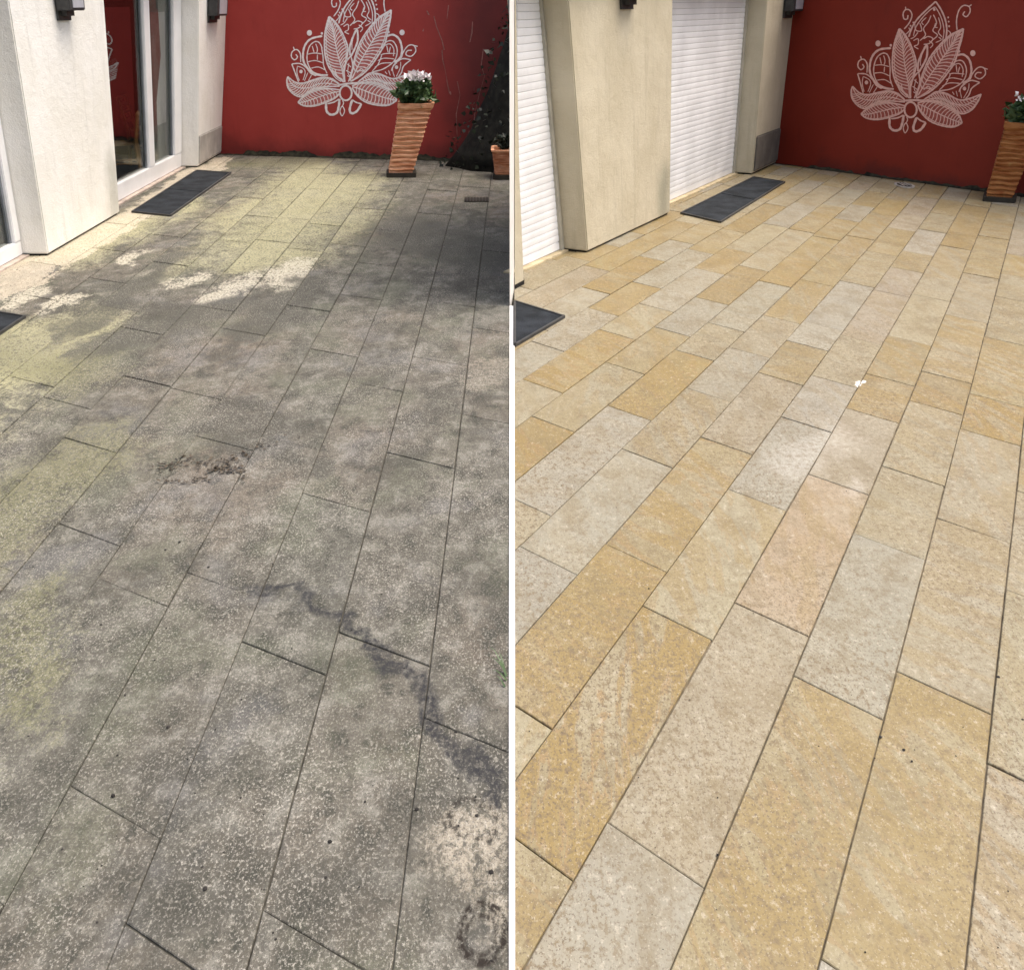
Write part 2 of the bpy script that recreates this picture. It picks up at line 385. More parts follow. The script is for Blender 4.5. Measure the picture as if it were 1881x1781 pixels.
def slab(ipoly, mat, parent, dz=0.0, tilt=(0, 0)):
    P = [gnd(*p) for p in ipoly]; P = [Vector((p.x, p.y)) for p in P]
    Q = []
    for p in P:
        if not Q or (p - Q[-1]).length > .004: Q.append(p)
    if len(Q) > 2 and (Q[0] - Q[-1]).length < .004: Q.pop()
    if len(Q) < 3: return None
    Q = [q + Vector((random.uniform(-.0012, .0012), random.uniform(-.0025, .0025))) for q in Q]
    if area(Q) < 0: Q.reverse()
    if area(Q) < .004: return None
    cen = sum(Q, Vector((0, 0))) / len(Q)
    gap = .0009 + .00028 * min(max(cen.y, 1), 11)
    a = inset_joints(Q, gap, gap * (.8 + .20 * min(max(cen.y - 1.5, 0), 10)))
    if a is None or area(a) < .002: return None
    b = inset(a, .002)
    if b is None or area(b) <= 0: b = a
    n = len(a); zf = lambda p: dz + tilt[0] * (p.x - cen.x) + tilt[1] * (p.y - cen.y)
    vs = [(p.x - cen.x, p.y - cen.y, -.05) for p in a] + [(p.x - cen.x, p.y - cen.y, zf(p) - .002) for p in a] + [(p.x - cen.x, p.y - cen.y, zf(p)) for p in b]
    fs = [tuple(range(2 * n, 3 * n)), tuple(reversed(range(n)))]
    for i in range(n):
        j = (i + 1) % n
        fs += [(i, j, n + j, n + i), (n + i, n + j, 2 * n + j, 2 * n + i)]
    o = mesh('paving_slab', vs, fs, mat, parent); o.location = (cen.x, cen.y, 0)
    return o

def lay(V1, V2, yref, rows, pitch, clips, mat, parent, paint, mean):
    """rows: list of (xref of the left joint, [picture heights of the cross joints on it])"""
    def on_line(xr, y): return V1[0] + (xr - V1[0]) * (y - V1[1]) / (yref - V1[1])
    cnt = 0
    for k, (xr, ys) in enumerate(rows):
        xl = rows[k + 1][0] if k + 1 < len(rows) else None
        xn = rows[k - 1][0] if k else xr + pitch
        # fill: cross joints as inverse distance, so that lengths stay even towards the wall
        inv = sorted(1.0 / (y - V1[1]) for y in ys)
        lo, hi = 1.0 / (3600 - V1[1]), 1.0 / (236 - V1[1])
        full = list(inv) if inv else [lo + random.random() * mean]
        while full[0] - mean * 1.1 > lo: full.insert(0, full[0] - mean * random.choice((.75, 1, 1, 1.2)))
        full.insert(0, lo * .9)
        out = [full[0]]
        for v in full[1:]:
            while v - out[-1] > mean * 1.75: out.append(out[-1] + mean * random.choice((.8, 1, 1.1)))
            out.append(v)
        while out[-1] < hi: out.append(out[-1] + mean * random.choice((.62, .8, 1, 1, 1.15)))
        yy = [V1[1] + 1 / v for v in out]
        def cross(y):      # the cross joint through the left point, met with the right joint
            p = (on_line(xr, y), y)
            # right joint: x = V1x + (xn-V1x)*t, y = V1y + (yref-V1y)*t
            dx, dy = (xn - V1[0]), (yref - V1[1]); ex, ey = p[0] - V2[0], p[1] - V2[1]
            den = dx * ey - dy * ex
            t = ((V2[0] - V1[0]) * ey - (V2[1] - V1[1]) * ex) / den
            return p, (V1[0] + dx * t, V1[1] + dy * t)
        for i in range(len(yy) - 1):
            (a, b_), (d, c_) = cross(yy[i + 1]), cross(yy[i])
            poly = [a, b_, c_, d]
            for h in clips:
                poly = clip(poly, *h)
                if len(poly) < 3: break
            if len(poly) < 3: continue
            dz = random.uniform(-.0016, .0016)
            o = slab(poly, mat, parent, dz, (random.uniform(-.003, .003), random.uniform(-.0016, .0016)))
            if o:
                paint(o, k, yy[i + 1], yy[i]); cnt += 1
    return cnt

# bed under each pavement
def bed(name, ip, z, mat):
    o = mesh(name, [gnd(*p) + Vector((0, 0, z)) for p in ip], [tuple(range(len(ip)))], mat); o['kind'] = 'structure'; return o
L_DOOR = ((221, 372), (330, 310)); R_DOOR = ((1230, 372), (1342, 320))
def ext(l, t): (a, b), (c, d) = l; return (a + (c - a) * t, b + (d - b) * t)
bed_l = bed('weathered_pavement', [(937, 3600), (-5200, 3600), ext(L_DOOR, -14), ext(L_DOOR, 1.9), (937, 285)], -.0055, M['bed_old'])
bed_r = bed('clean_pavement', [(944, 3600), (944, 495), ext(R_DOOR, 1.55), (1421, 290), (2400, 421), (3800, 3600)], -.007, M['bed_new'])

# left: weathered slabs
V1L, V2L = (949, -51), (-2050, 170)
rowsL = [(967, []), (818, [1317, 760]), (664, [1670, 1160, 830, 655]), (516, [1695, 1177, 905, 700, 566, 470]), (371, [1442, 1050, 800, 640, 540]),
         (222, [1545, 1062, 800, 655, 560, 497]), (73, [960, 712, 602, 520, 455, 410]), (-76, [803, 690, 560, 500, 440]), (-225, [728, 600, 520, 440, 395]),
         (-374, [690, 560, 480, 420]), (-523, [770, 610, 510, 430, 372]), (-672, [640, 540, 455, 400]), (-821, [560, 480]), (-970, []), (-1119, [])]
def paintL(o, k, y0, y1):
    o.color = (1, 1, 1, 1)
    if o.location.y < 3.5: o.data.materials[0] = M['old_near']
a_, b_, c_ = half((936.5, 0), (936.5, 100))
nL = lay(V1L, V2L, 1000, rowsL, 149,
         [half((937, 100), (937, 0)) if half((937, 100), (937, 0))[0] < 0 else (-1, 0, 937), (0, 1, -278), half(ext(L_DOOR, 0), ext(L_DOOR, 1))],
         M['old'], bed_l, paintL, .00030)

# right: cleaned slabs
V1R, V2R = (1958, 48), (-1150, -47)
rowsR = [(2154, []), (2005, []), (1856, [1400, 1082, 900]), (1707, [1757, 1230, 950, 787, 722, 618, 502, 420]), (1558, [1900, 1240, 978, 855, 735, 681, 577, 500, 432, 390]),
         (1409, [1508, 1105, 870, 749, 686, 616, 540, 505, 450, 407, 375]), (1262, [1500, 1112, 898, 765, 689, 615, 532, 490, 460, 420, 390, 365]),
         (1110, [1255, 998, 802, 684, 625, 590, 515, 460, 417, 393, 360]), (957, [1003, 824, 712, 637, 578, 513, 465, 432, 390]),
         (806, [905, 744, 642, 592, 515, 470, 433, 375, 350]), (653, [870, 764, 665, 600, 545, 487, 420, 375, 345]),
         (490, [696, 605, 557, 492, 455, 410, 372, 340]), (340, [626, 565, 517, 457, 420, 395, 350, 330]), (188, [590, 527, 470, 440, 410, 385, 360]),
         (38, [560, 487, 440, 405, 380, 355]), (-112, [520, 470]), (-262, [])]
GREY, BEIGE, PINK, OCHRE, SAND = (.266, .250, .194), (.268, .236, .152), (.268, .233, .167), (.250, .188, .076), (.262, .215, .112)
special = {(5, 1508): (GREY, .05), (5, 1105): (PINK, .08), (5, 870): ((.30, .235, .155), .3), (4, 1240): (SAND, .5), (4, 978): (GREY, .02), (3, 950): (BEIGE, .3), (3, 1230): (SAND, .45),
           (3, 1757): (GREY, .1), (2, 1082): (BEIGE, .2), (2, 1400): (PINK, .4), (3, 787): (BEIGE, .3), (3, 722): (OCHRE, .8), (3, 618): (SAND, .55), (4, 855): (BEIGE, .15), (4, 735): (BEIGE, .3), (4, 681): (OCHRE, .6), (4, 577): (SAND, .5),
           (5, 749): (PINK, .02), (5, 686): (OCHRE, .5), (5, 616): (SAND, .5), (6, 1500): (SAND, .5), (6, 1112): (SAND, .75), (6, 898): (BEIGE, .4), (6, 765): (GREY, .0), (6, 689): (GREY, .15), (6, 615): (BEIGE, .1),
           (6, 532): (PINK, .2), (7, 998): (OCHRE, .5), (7, 802): (SAND, .6), (7, 684): (PINK, .1), (7, 625): (SAND, .35), (7, 515): (GREY, 0.), (7, 460): (BEIGE, .2), (8, 1003): (GREY, .05), (8, 824): (GREY, .1), (8, 712): (BEIGE, .35),
           (8, 637): (GREY, .12), (8, 578): (BEIGE, .2), (9, 905): (BEIGE, .1), (9, 744): (GREY, .1), (9, 642): (OCHRE, .55), (9, 592): (BEIGE, .15), (9, 515): (GREY, .1), (10, 764): (OCHRE, .7), (10, 665): (BEIGE, .3), (10, 600): (SAND, .4),
           (11, 696): (BEIGE, .15), (11, 605): (OCHRE, .75), (11, 557): (BEIGE, .35), (11, 492): (GREY, .1), (12, 565): (GREY, .12), (12, 457): (GREY, .02), (8, 513): (SAND, .5), (9, 470): (OCHRE, .5), (9, 433): (SAND, .4), (13, 470): (OCHRE, .6)}
rr = random.Random(21)
def paintR(o, k, y0, y1):
    key = min(special, key=lambda s: abs(s[1] - y0) + (0 if s[0] == k else 1e6))
    if key[0] == k and abs(key[1] - y0) < 4: col, al = special[key]
    else:
        col, al = rr.choice([(BEIGE, .2), (BEIGE, .35), (GREY, .05), (SAND, .45), (PINK, .12), (BEIGE, .1), (SAND, .3), (OCHRE, .35), (GREY, .1)])
    j = rr.uniform(.93, 1.06); o.color = (col[0] * j, col[1] * j, col[2] * j * rr.uniform(.95, 1.05), al)
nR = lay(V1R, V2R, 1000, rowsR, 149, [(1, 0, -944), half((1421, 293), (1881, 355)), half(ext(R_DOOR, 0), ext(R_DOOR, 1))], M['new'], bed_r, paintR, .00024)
print('slabs', nL, nR)

# ---------------------------------------------------------------- facades
class Facade:
    """a wall line on the ground; s runs along it away from the camera, off points into the yard"""
    def __init__(f, a, b, edges):
        f.A = gnd(*a); B = gnd(*b); f.d = (B - f.A).normalized(); f.n = Vector((f.d.y, -f.d.x, 0))
        f.k = []
        for (xb, yb, xt, yt) in edges:
            G = gnd(xb, yb); T = at_y(xt, yt, G.y); f.k.append(((G - f.A).dot(f.d), (T.x - G.x) / (T.z - G.z)))
        f.k.sort()
    def lean(f, s):
        k = f.k
        if s <= k[0][0]: return k[0][1]
        if s >= k[-1][0]: return k[-1][1]
        for (s0, l0), (s1, l1) in zip(k, k[1:]):
            if s0 <= s <= s1: return l0 + (l1 - l0) * (s - s0) / (s1 - s0)
    def s(f, x, y): return (gnd(x, y) - f.A).dot(f.d)
    def off(f, x, y): return (gnd(x, y) - f.A).dot(f.n)
    def p(f, s, o, z): return f.A + f.d * s + f.n * o + UP * z + Vector((f.lean(s) * z, 0, 0))
    def block(f, name, s0, s1, o0, o1, z0, z1, mat, parent=None, bevel=0.0):
        return hexa(name, [f.p(s0, o0, z0), f.p(s1, o0, z0), f.p(s1, o1, z0), f.p(s0, o1, z0),
                           f.p(s0, o0, z1), f.p(s1, o0, z1), f.p(s1, o1, z1), f.p(s0, o1, z1)], mat, parent, bevel, 8 if name in ('pillar', 'shutter_back', 'lintel') else 0)
    def z_at(f, s, o, y):
        """height of the point of the wall that is seen at picture height y"""
        lo, hi = 0, 4
        for _ in range(40):
            m = (lo + hi) / 2; P = f.p(s, o, m) - Vector((0, 0, CAM_H))
            dep = P.y * CP - P.z * SP; v = CY - F_PX * (P.y * SP + P.z * CP) / dep
            if v > y: lo = m
            else: hi = m
        return lo

FL = Facade((132, 445), (220, 393), [(80, 470, 5, 0), (221, 393, 192, 0), (330, 327, 322, 0), (402, 284, 414, 0)])
FR = Facade((1122, 445), (1227, 395), [(958, 504, 947, 0), (1080, 465, 1044, 0), (1227, 393, 1232, 0), (1360, 329, 1385, 0), (1421, 300, 1456, 0)])
REC_L = FL.off(275, 341); REC_R = FR.off(1286, 346)
print('recess', REC_L, REC_R, [(round(a, 2), round(math.degrees(math.atan(b)), 1)) for a, b in FL.k + FR.k])
TOP, LINT = 2.5, 1.98
TOPR = 2.25

# --- left house
wallL = mat_render('cream_render', (.82, .805, .745), (.88, .87, .83), [(FL.p(FL.s(221, 393) - .1, 0, .05), FL.p(FL.s(221, 393) - .1, 0, .35), .12, .16, (.42, .42, .36), .6)])
plinthL = plain('grey_plinth', (.42, .40, .37), .9, .1, 6, bump=.002)
s1a, s1b, s2a, s2b = FL.s(80, 470), FL.s(221, 393), FL.s(362, 308), FL.s(402, 284)
s0 = s1a - 2.9
hl = empty('cream_house', FL.p(s1b, -1, 0)); hl.location = (0, 0, 0)
tag(hl, 'cream rendered house with white framed glass doors along the weathered courtyard', 'house')
for (sa, sb) in ((s1a, s1b), (s2a, s2b + .02), (s0 - .9, s0)):
    p = FL.block('pillar', sa, sb, REC_L - .25, 0, .014, TOP - .5, wallL, hl, .008)
    FL.block('plinth_gap_shade', sa + .015, sb - .015, REC_L - .25, -.02, -.03, .0139, M['black'], hl)
FL.block('lintel', s0 - .9, s2b + .02, REC_L - .25, .006, TOP - .5, TOP, wallL, hl)
pp = FL.block('plinth', s2a + .02, s2b, -.01, .012, .03, FL.z_at(s2b - .1, 0, 232), plinthL, hl, .01)
for (sa, sb) in ((s0, s1a), (s1b, s2a)):
    FL.block('door_head', sa + .005, sb - .005, REC_L - .2, REC_L + .03, LINT, TOP - .5, wallL, hl)
    FL.block('threshold', sa + .01, sb - .01, REC_L - .2, REC_L + .045, -.03, .012, plain('threshold_stone', (.50, .42, .36), .85, .15, 9), hl)
def glass_door(sa, sb, mull, parent, rail=.15):
    o0, o1 = REC_L - .07, REC_L
    z0, z1 = .014, LINT
    ft = .075
    fr = FL.block('glass_door', sa + .01, sb - .01, o0, o1, z0, z0 + rail, M['frame'], parent, .006)
    FL.block('top_rail', sa + .01, sb - .01, o0, o1, z1 - .09, z1 - .002, M['frame'], fr)
    for (a, b) in mull:
        FL.block('stile', a, b, o0 + .003, o1 + .004, z0 + rail + .001, z1 - .092, M['frame'], fr, .006)
        FL.block('gasket', a - .03, a - .002, o1 - .035, o1 - .02, z0 + rail + .002, z1 - .093, M['gasket'], fr)
    edges = [sa + .012] + [v for a, b in mull for v in (a, b)] + [sb - .012]
    for a, b in zip(edges[0::2], edges[1::2]):
        if b - a > .08: FL.block('pane', a + .004, b - .004, o0 + .03, o0 + .036, z0 + rail, z1 - .09, M['glass'], fr)
    return fr
m2 = [(FL.s(258, 352) + .38, FL.s(269, 347) + .40), (FL.s(322, 315), s2a - .012)]
glass_door(s1b, s2a, m2, hl)
glass_door(s0, s1a, [(s0 + .012, s0 + .12), (s0 + 1.35, s0 + 1.47), (s1a - .11, s1a - .012)], hl, .10)
# the dark room behind the doors
rb = REC_L - 3.2
FL.block('inner_floor', s0 - .9, s2b + .02, rb, REC_L - .26, -.06, .004, M['inner_floor'], hl)
FL.block('inner_wall', s0 - .9, s2b + .02, rb - .1, rb - .002, -.06, TOP, M['inner'], hl)
FL.block('inner_wall', s2b + .025, s2b + .12, rb, REC_L - .26, -.06, TOP, M['inner'], hl)
FL.block('inner_wall', s0 - 1.0, s0 - .905, rb, REC_L - .26, -.06, TOP, M['inner'], hl)
FL.block('ceiling', s0 - .9, s2b + .02, rb, REC_L - .256, TOP - .4, TOP - .3, M['inner'], hl)
FL.block('roof', s0 - 1.0, s2b + .12, rb - .12, .05, TOP + .002, TOP + .14, plainroof := plain('roof_edge', (.40, .38, .34), .8), hl)
# pleated curtain seen at the right edge of the far pane
cv, cf = [], []
cs0, cs1 = s2a - .55, s2a - .12
for i in range(25):
    t = i / 24; s_ = cs0 + (cs1 - cs0) * t; o_ = REC_L - .14 + .02 * math.sin(t * 30)
    cv += [FL.p(s_, o_, .05), FL.p(s_, o_, LINT)]
    cv += [FL.p(s_, o_ - .006, .05), FL.p(s_, o_ - .006, LINT)]
for i in range(24):
    k = 4 * i; cf += [(k, k + 4, k + 5, k + 1), (k + 2, k + 3, k + 7, k + 6)]
cu = mesh('curtain', cv, cf, M['curtain'])
tag(cu, 'pale grey curtain hanging inside the far glass door of the cream house', 'curtain')

# --- right house
wallR = mat_render('cream_render_dim', (.49, .44, .32), (.56, .51, .385), [(FR.p(FR.s(1227, 395) - .12, 0, .06), FR.p(FR.s(1227, 395) - .1, 0, .28), .10, .14, (.25, .25, .19), .7)])  # same wall as the cream one; its lower exposure is put into the colour
plinthR = plain('dark_plinth', (.15, .135, .115), .9, .15, 6, bump=.002)
r1a, r1b, r2a, r2b = FR.s(1080, 465), FR.s(1227, 393), FR.s(1375, 321), FR.s(1421, 300)
hr = empty('cream_house_dim'); tag(hr, 'cream rendered house, coloured dimmer, with two closed white roller shutters', 'house')
rS = FR.s(950, 529) + .02                             # near end of the facade, at the white dividing wall
r0 = FR.s(957, 505)
def seen_x(P): return CX + F_PX * P.x / (P.y * CP - (P.z - CAM_H) * SP)
def near_end(z, sa):
    while seen_x(FR.p(sa, REC_R - .012, z)) < 946: sa += .004
    return sa
p0 = [gnd(945.5, 532), gnd(962, 523), gnd(957.5, 505), gnd(945.5, 511)]; lx = Vector((-.045, 0, 0))
hexa('pillar', [v + UP * .03 for v in p0] + [p0[0] + UP * (TOPR - .4), p0[1] + (UP + lx) * (TOPR - .4) , p0[2] + (UP + lx) * (TOPR - .4), p0[3] + UP * (TOPR - .4)], wallR, hr)
hexa('plinth_gap_shade', [v + Vector((.004, .01, -.03)) for v in p0] + [v + Vector((.004, .01, .03)) for v in p0], M['black'], hr)
for (sa, sb) in ((r1a, r1b), (r2a, r2b + .02)):
    FR.block('pillar', sa, sb, REC_R - .25, 0, .014, TOPR - .4, wallR, hr, .008)
    FR.block('plinth_gap_shade', sa + .012, sb - .012, REC_R - .25, -.02, -.03, .0139, M['black'], hr)
FR.block('lintel', r0 + .05, r2b + .02, REC_R - .1, .006, TOPR - .4, TOPR, wallR, hr)
FR.block('plinth', r2a + .03, r2b + .012, -.01, .014, .03, FR.z_at(r2b - .1, 0, 236), plinthR, hr, .02)
def shutter(sa, sb, parent, back=.01):
    o1 = REC_R
    bar = FR.block('roller_shutter', near_end(.05, sa + .012), sb - .012, o1 - .03, o1 + .002, .012, .07, M['slat'], parent, .005)
    n = 37; h = .0472
    def prof(z):                                     # one rounded slat, curved outwards
        return [(.0005, z + .0005), (.0025, z + .003), (.0038, z + h * .35), (.0038, z + h * .65), (.0025, z + h - .004), (.0005, z + h - .0012), (-.012, z + h - .0012), (-.012, z + .0005)]
    for i in range(n):
        z = .072 + i * h; pr = prof(z); vs = []
        for s_ in (near_end(z + h, sa + .014), sb - .014): vs += [FR.p(s_, o1 + o, zz) for o, zz in pr]
        m = len(pr); fs = [tuple(range(m)), tuple(reversed(range(m, 2 * m)))] + [(j, (j + 1) % m, m + (j + 1) % m, m + j) for j in range(m)]
        mesh('slat', vs, fs, M['slat'], bar)
    FR.block('shutter_back', sa + back, sb - .01, o1 - .12, o1 - .09, .02, TOPR - .4, M['gasket'], bar)
    return bar
shutter(r0, r1a, hr, .45); shutter(r1b, r2a, hr)
for s_ in (r1a - .045, r2a - .04): FR.block('guide_rail', s_, s_ + .04, REC_R - .04, REC_R + .022, .01, TOPR - .4, M['guide'], hr)
FR.block('guide_rail', r1b + .004, r1b + .03, REC_R - .04, REC_R + .02, .01, TOPR - .4, M['guide'], hr)
for (sa, sb) in ((r0, r1a), (r1b, r2a)):
    FR.block('threshold', sa, sb, REC_R - .05, REC_R + .05, -.03, .010, plain('threshold_sand', (.50, .42, .27), .85, .15, 9), hr)
# body of the house behind the facade: white end wall along the dividing line, back wall, roof
N0 = gnd(940.5, 562); fin_end = Vector((0, N0.y + 2.6, 0))
cor = FR.p(r2b + .02, REC_R - .25, 0)
def wall_between(name, a, b, th, z0, z1, mat, parent):
    d = (b - a).normalized(); n = Vector((-d.y, d.x, 0)) * th / 2
    return hexa(name, [a + n + UP * z0, b + n + UP * z0, b - n + UP * z0, a - n + UP * z0, a + n + UP * z1, b + n + UP * z1, b - n + UP * z1, a - n + UP * z1], mat, parent)
q_ = [Vector((-.0135, N0.y, 0)), Vector((.0135, N0.y + .40, 0)), fin_end + Vector((.0135, 0, 0)), fin_end - Vector((.0135, 0, 0))]
hexa('end_wall', [v - UP * .05 for v in q_] + [v + UP * TOPR for v in q_], M['white'], hr)
wall_between('back_wall', fin_end + Vector((.03, .0, 0)), cor + Vector((-.02, -.1, 0)), .06, -.05, TOPR, wallR, hr)
rp = [Vector((.02, N0.y + .45, 0)), FR.p(r2b + .02, .06, 0), cor + Vector((0, .02, 0)), fin_end]
mesh('roof', [v + UP * (TOPR + .002) for v in rp] + [v + UP * (TOPR + .14) for v in rp], [(0, 1, 2, 3), (7, 6, 5, 4), (0, 4, 5, 1), (1, 5, 6, 2), (2, 6, 7, 3), (3, 7, 4, 0)], plainroof, hr)

# white edging strip set in the ground between the two pavements
ys = [.35, 1.2, 2.5, 4.5, N0.y - .016]
wd = [.0045, .0052, .0085, .0115, .0145]
vs, fs = [], []
for y, q in zip(ys, wd): vs += [(-q, y, -.05), (q, y, -.05), (q, y, .006), (-q, y, .006)]
for i in range(4):
    k = 4 * i
    for j in range(4): fs.append((k + j, k + (j + 1) % 4, k + 4 + (j + 1) % 4, k + 4 + j))
fs += [(0, 1, 2, 3), (19, 18, 17, 16)]
es = mesh('edging_strip', vs, fs, M['white'])
tag(es, 'thin white edging strip dividing the weathered paving from the clean paving', 'edging')

# ---------------------------------------------------------------- red walls with the lotus murals
def red_wall(name, a, b, xend, mat, label, height=2.75):
    A, B = gnd(*a), gnd(*b); d = (B - A).normalized(); n = Vector((d.y, -d.x, 0))          # n points to the camera
    A0 = A - d * .05; B0 = A + d * xend
    o = hexa(name, [A0 - UP * .05, B0 - UP * .05, B0 - n * .2 - UP * .05, A0 - n * .2 - UP * .05,
                    A0 + UP * height, B0 + UP * height, B0 - n * .2 + UP * height, A0 - n * .2 + UP * height], mat)
    tag(o, label, 'wall')
    cp = hexa('coping', [A0 + n * .04 + UP * (height + .002), B0 + n * .04 + UP * (height + .002), B0 - n * .24 + UP * (height + .002), A0 - n * .24 + UP * (height + .002),
                         A0 + n * .04 + UP * (height + .06), B0 + n * .04 + UP * (height + .06), B0 - n * .24 + UP * (height + .06), A0 - n * .24 + UP * (height + .06)], plainroof, o)
    return o, A, d, n
pA = gnd(860, 297)
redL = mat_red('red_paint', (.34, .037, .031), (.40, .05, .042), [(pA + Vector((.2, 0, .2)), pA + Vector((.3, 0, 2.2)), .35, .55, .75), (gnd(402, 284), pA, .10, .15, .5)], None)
pB, pC = gnd(1500, 310), gnd(1881, 361)
redR = mat_red('shaded_red_paint', (.195, .016, .006), (.225, .021, .009), [(pB, pC, .06, .12, .5)], None)  # same red wall; shade and lower exposure are put into the colour
wl, LA, Ld, Ln = red_wall('red_wall', (402, 283), (935, 299), 5.6, redL, 'bright red courtyard wall with white lotus mural behind the weathered paving')
wr, RA, Rd, Rn = red_wall('red_wall', (1421, 300), (1815, 353), 6.5, redR, 'dark red courtyard wall with dim lotus mural behind the clean paving')

# the mural, drawn as brush strokes; coordinates of the drawing, 1881 wide
def cr(pts, n=6, closed=False):
    """smooth curve through points"""
    out = []; m = len(pts); rng = range(m if closed else m - 1)
    for i in rng:
        p0 = pts[(i - 1) % m] if closed or i > 0 else pts[0]; p1 = pts[i]; p2 = pts[(i + 1) % m]; p3 = pts[(i + 2) % m] if closed or i + 2 < m else pts[-1]
        for k in range(n):
            t = k / n; t2, t3 = t * t, t * t * t
            out.append(tuple(.5 * (2 * p1[j] + (p2[j] - p0[j]) * t + (2 * p0[j] - 5 * p1[j] + 4 * p2[j] - p3[j]) * t2 + (3 * p1[j] - p0[j] - 3 * p2[j] + p3[j]) * t3) for j in (0, 1)))
    if not closed: out.append(pts[-1])
    return out
strokes = []; dots = []; washes = []
def st(pts, wd=15, closed=False, raw=False): strokes.append((pts if raw else cr(pts, 6, closed), wd * .84 + .4, closed))
def leaf(A, B, wd=17, mid=None, ribs=9, t0=.12, t1=.9, rw=11, slant=.10, double=0.16):
    """petal between two edge curves from base to tip with ribs off a midrib"""
    a, b = cr(A, 10), cr(B, 10); washes.append((a, b)); st(a, wd, raw=True); st(b, wd, raw=True)
    def ev(c, t): f = max(0, min(1, t)) * (len(c) - 1); i = min(int(f), len(c) - 2); u = f - i; return (c[i][0] + (c[i + 1][0] - c[i][0]) * u, c[i][1] + (c[i + 1][1] - c[i][1]) * u)
    mr = cr(mid, 10) if mid else [((ev(a, t / 20)[0] + ev(b, t / 20)[0]) / 2, (ev(a, t / 20)[1] + ev(b, t / 20)[1]) / 2) for t in range(21)]
    st(mr, rw + 2, raw=True)
    ribs = int(ribs * 1.3)
    for i in range(ribs):
        t = t0 + (t1 - t0) * i / max(ribs - 1, 1)
        for c in (a, b):
            p, q = ev(mr, t), ev(c, min(1, t + slant)); mpt = ((p[0] + q[0]) / 2 + (q[1] - p[1]) * .08, (p[1] + q[1]) / 2 - (q[0] - p[0]) * .08)
            st([p, mpt, q], rw)
    if double:
        for c in (a, b): st([(p[0] + (m_[0] - p[0]) * double, p[1] + (m_[1] - p[1]) * double) for p, m_ in ((ev(c, t / 16), ev(mr, t / 16)) for t in range(1, 16))], rw * .8, raw=True)
leaf([(600, 1140), (420, 1105), (270, 1130), (180, 1180), (125, 1230)], [(600, 1170), (540, 1225), (430, 1265), (300, 1290), (190, 1275), (125, 1230)], 17, None, 10, .1, .85, 10, .06)
leaf([(600, 1085), (520, 1010), (430, 980), (320, 995), (200, 1020), (110, 1000), (35, 930)], [(600, 1100), (430, 1090), (280, 1110), (180, 1170), (100, 1145), (35, 1070), (20, 990), (35, 930)], 17, None, 13, .12, .8, 11, .02)
leaf([(735, 1110), (860, 1085), (1000, 1120), (1110, 1180), (1180, 1240), (1215, 1325)], [(735, 1130), (780, 1220), (870, 1305), (1000, 1355), (1120, 1368), (1215, 1325)], 19, None, 10, .12, .85, 12, .05)
leaf([(790, 1085), (870, 1030), (940, 990), (1050, 1010), (1180, 1075), (1300, 1060), (1420, 1015)], [(790, 1095), (950, 1090), (1080, 1140), (1200, 1225), (1310, 1190), (1380, 1105), (1420, 1015)], 17, None, 13, .12, .85, 11, .02)
leaf([(650, 1060), (520, 920), (470, 780), (465, 640), (480, 500), (510, 390), (540, 310)], [(655, 1060), (660, 940), (700, 800), (720, 690), (700, 590), (650, 460), (595, 370), (540, 310)], 20, [(650, 1040), (635, 900), (605, 750), (585, 600), (570, 470), (550, 360)], 14, .12, .9, 12, .07)
leaf([(720, 1050), (760, 900), (800, 770), (870, 620), (980, 480), (1090, 380), (1230, 310)], [(720, 1060), (850, 1000), (960, 910), (1050, 800), (1130, 680), (1175, 540), (1210, 420), (1230, 310)], 20, [(740, 1030), (840, 860), (930, 730), (1030, 590), (1110, 470), (1190, 360)], 15, .1, .92, 13, .10)
# arched petals on both sides
st([(480, 960), (380, 950), (290, 900), (225, 790), (225, 680), (260, 590), (330, 535), (450, 520)], 26)
st([(440, 660), (410, 590), (360, 575), (300, 620), (265, 720), (270, 820), (320, 910), (420, 955)], 15)
st([(430, 640), (440, 740), (440, 850), (470, 940)], 14)
for p in ([(275, 705), (350, 700), (430, 720)], [(270, 790), (350, 785), (435, 820)], [(300, 865), (380, 860), (450, 900)], [(370, 600), (385, 660), (370, 710)], [(330, 620), (345, 690)], [(380, 720), (375, 780)]): st(p, 12)
st([(1150, 600), (1230, 590), (1295, 650), (1315, 760), (1290, 850), (1220, 900)], 26)
st([(1090, 720), (1150, 660), (1220, 660), (1260, 740), (1250, 830), (1200, 900), (1090, 960), (960, 980)], 15)
st([(1080, 760), (1130, 700), (1190, 690), (1225, 750), (1215, 830)], 12)
for p in ([(1075, 800), (1130, 790), (1240, 800)], [(1040, 860), (1110, 840), (1220, 860)], [(1000, 930), (1080, 895), (1190, 900)], [(1150, 700), (1160, 780)], [(1190, 720), (1170, 790)], [(1090, 800), (1040, 900), (970, 970)]): st(p, 12)
# small side petals with a pearl
st([(90, 795), (115, 880), (150, 1005)], 16); st([(90, 795), (180, 800), (245, 850), (290, 920), (350, 955)], 16); st([(150, 825), (140, 900), (160, 990)], 10); st([(150, 825), (215, 860), (230, 910), (200, 990)], 10)
st([(260, 910), (215, 1000)], 10); st([(300, 940), (260, 1000)], 10)
st([(1405, 890), (1310, 868), (1220, 920), (1180, 990)], 16); st([(1405, 890), (1320, 950), (1290, 1020), (1245, 1075)], 16); st([(1290, 900), (1280, 970), (1230, 1060)], 10); st([(1250, 905), (1195, 960), (1210, 1060)], 10)
st([(1150, 980), (1165, 1040)], 10); st([(1110, 990), (1130, 1020)], 10)
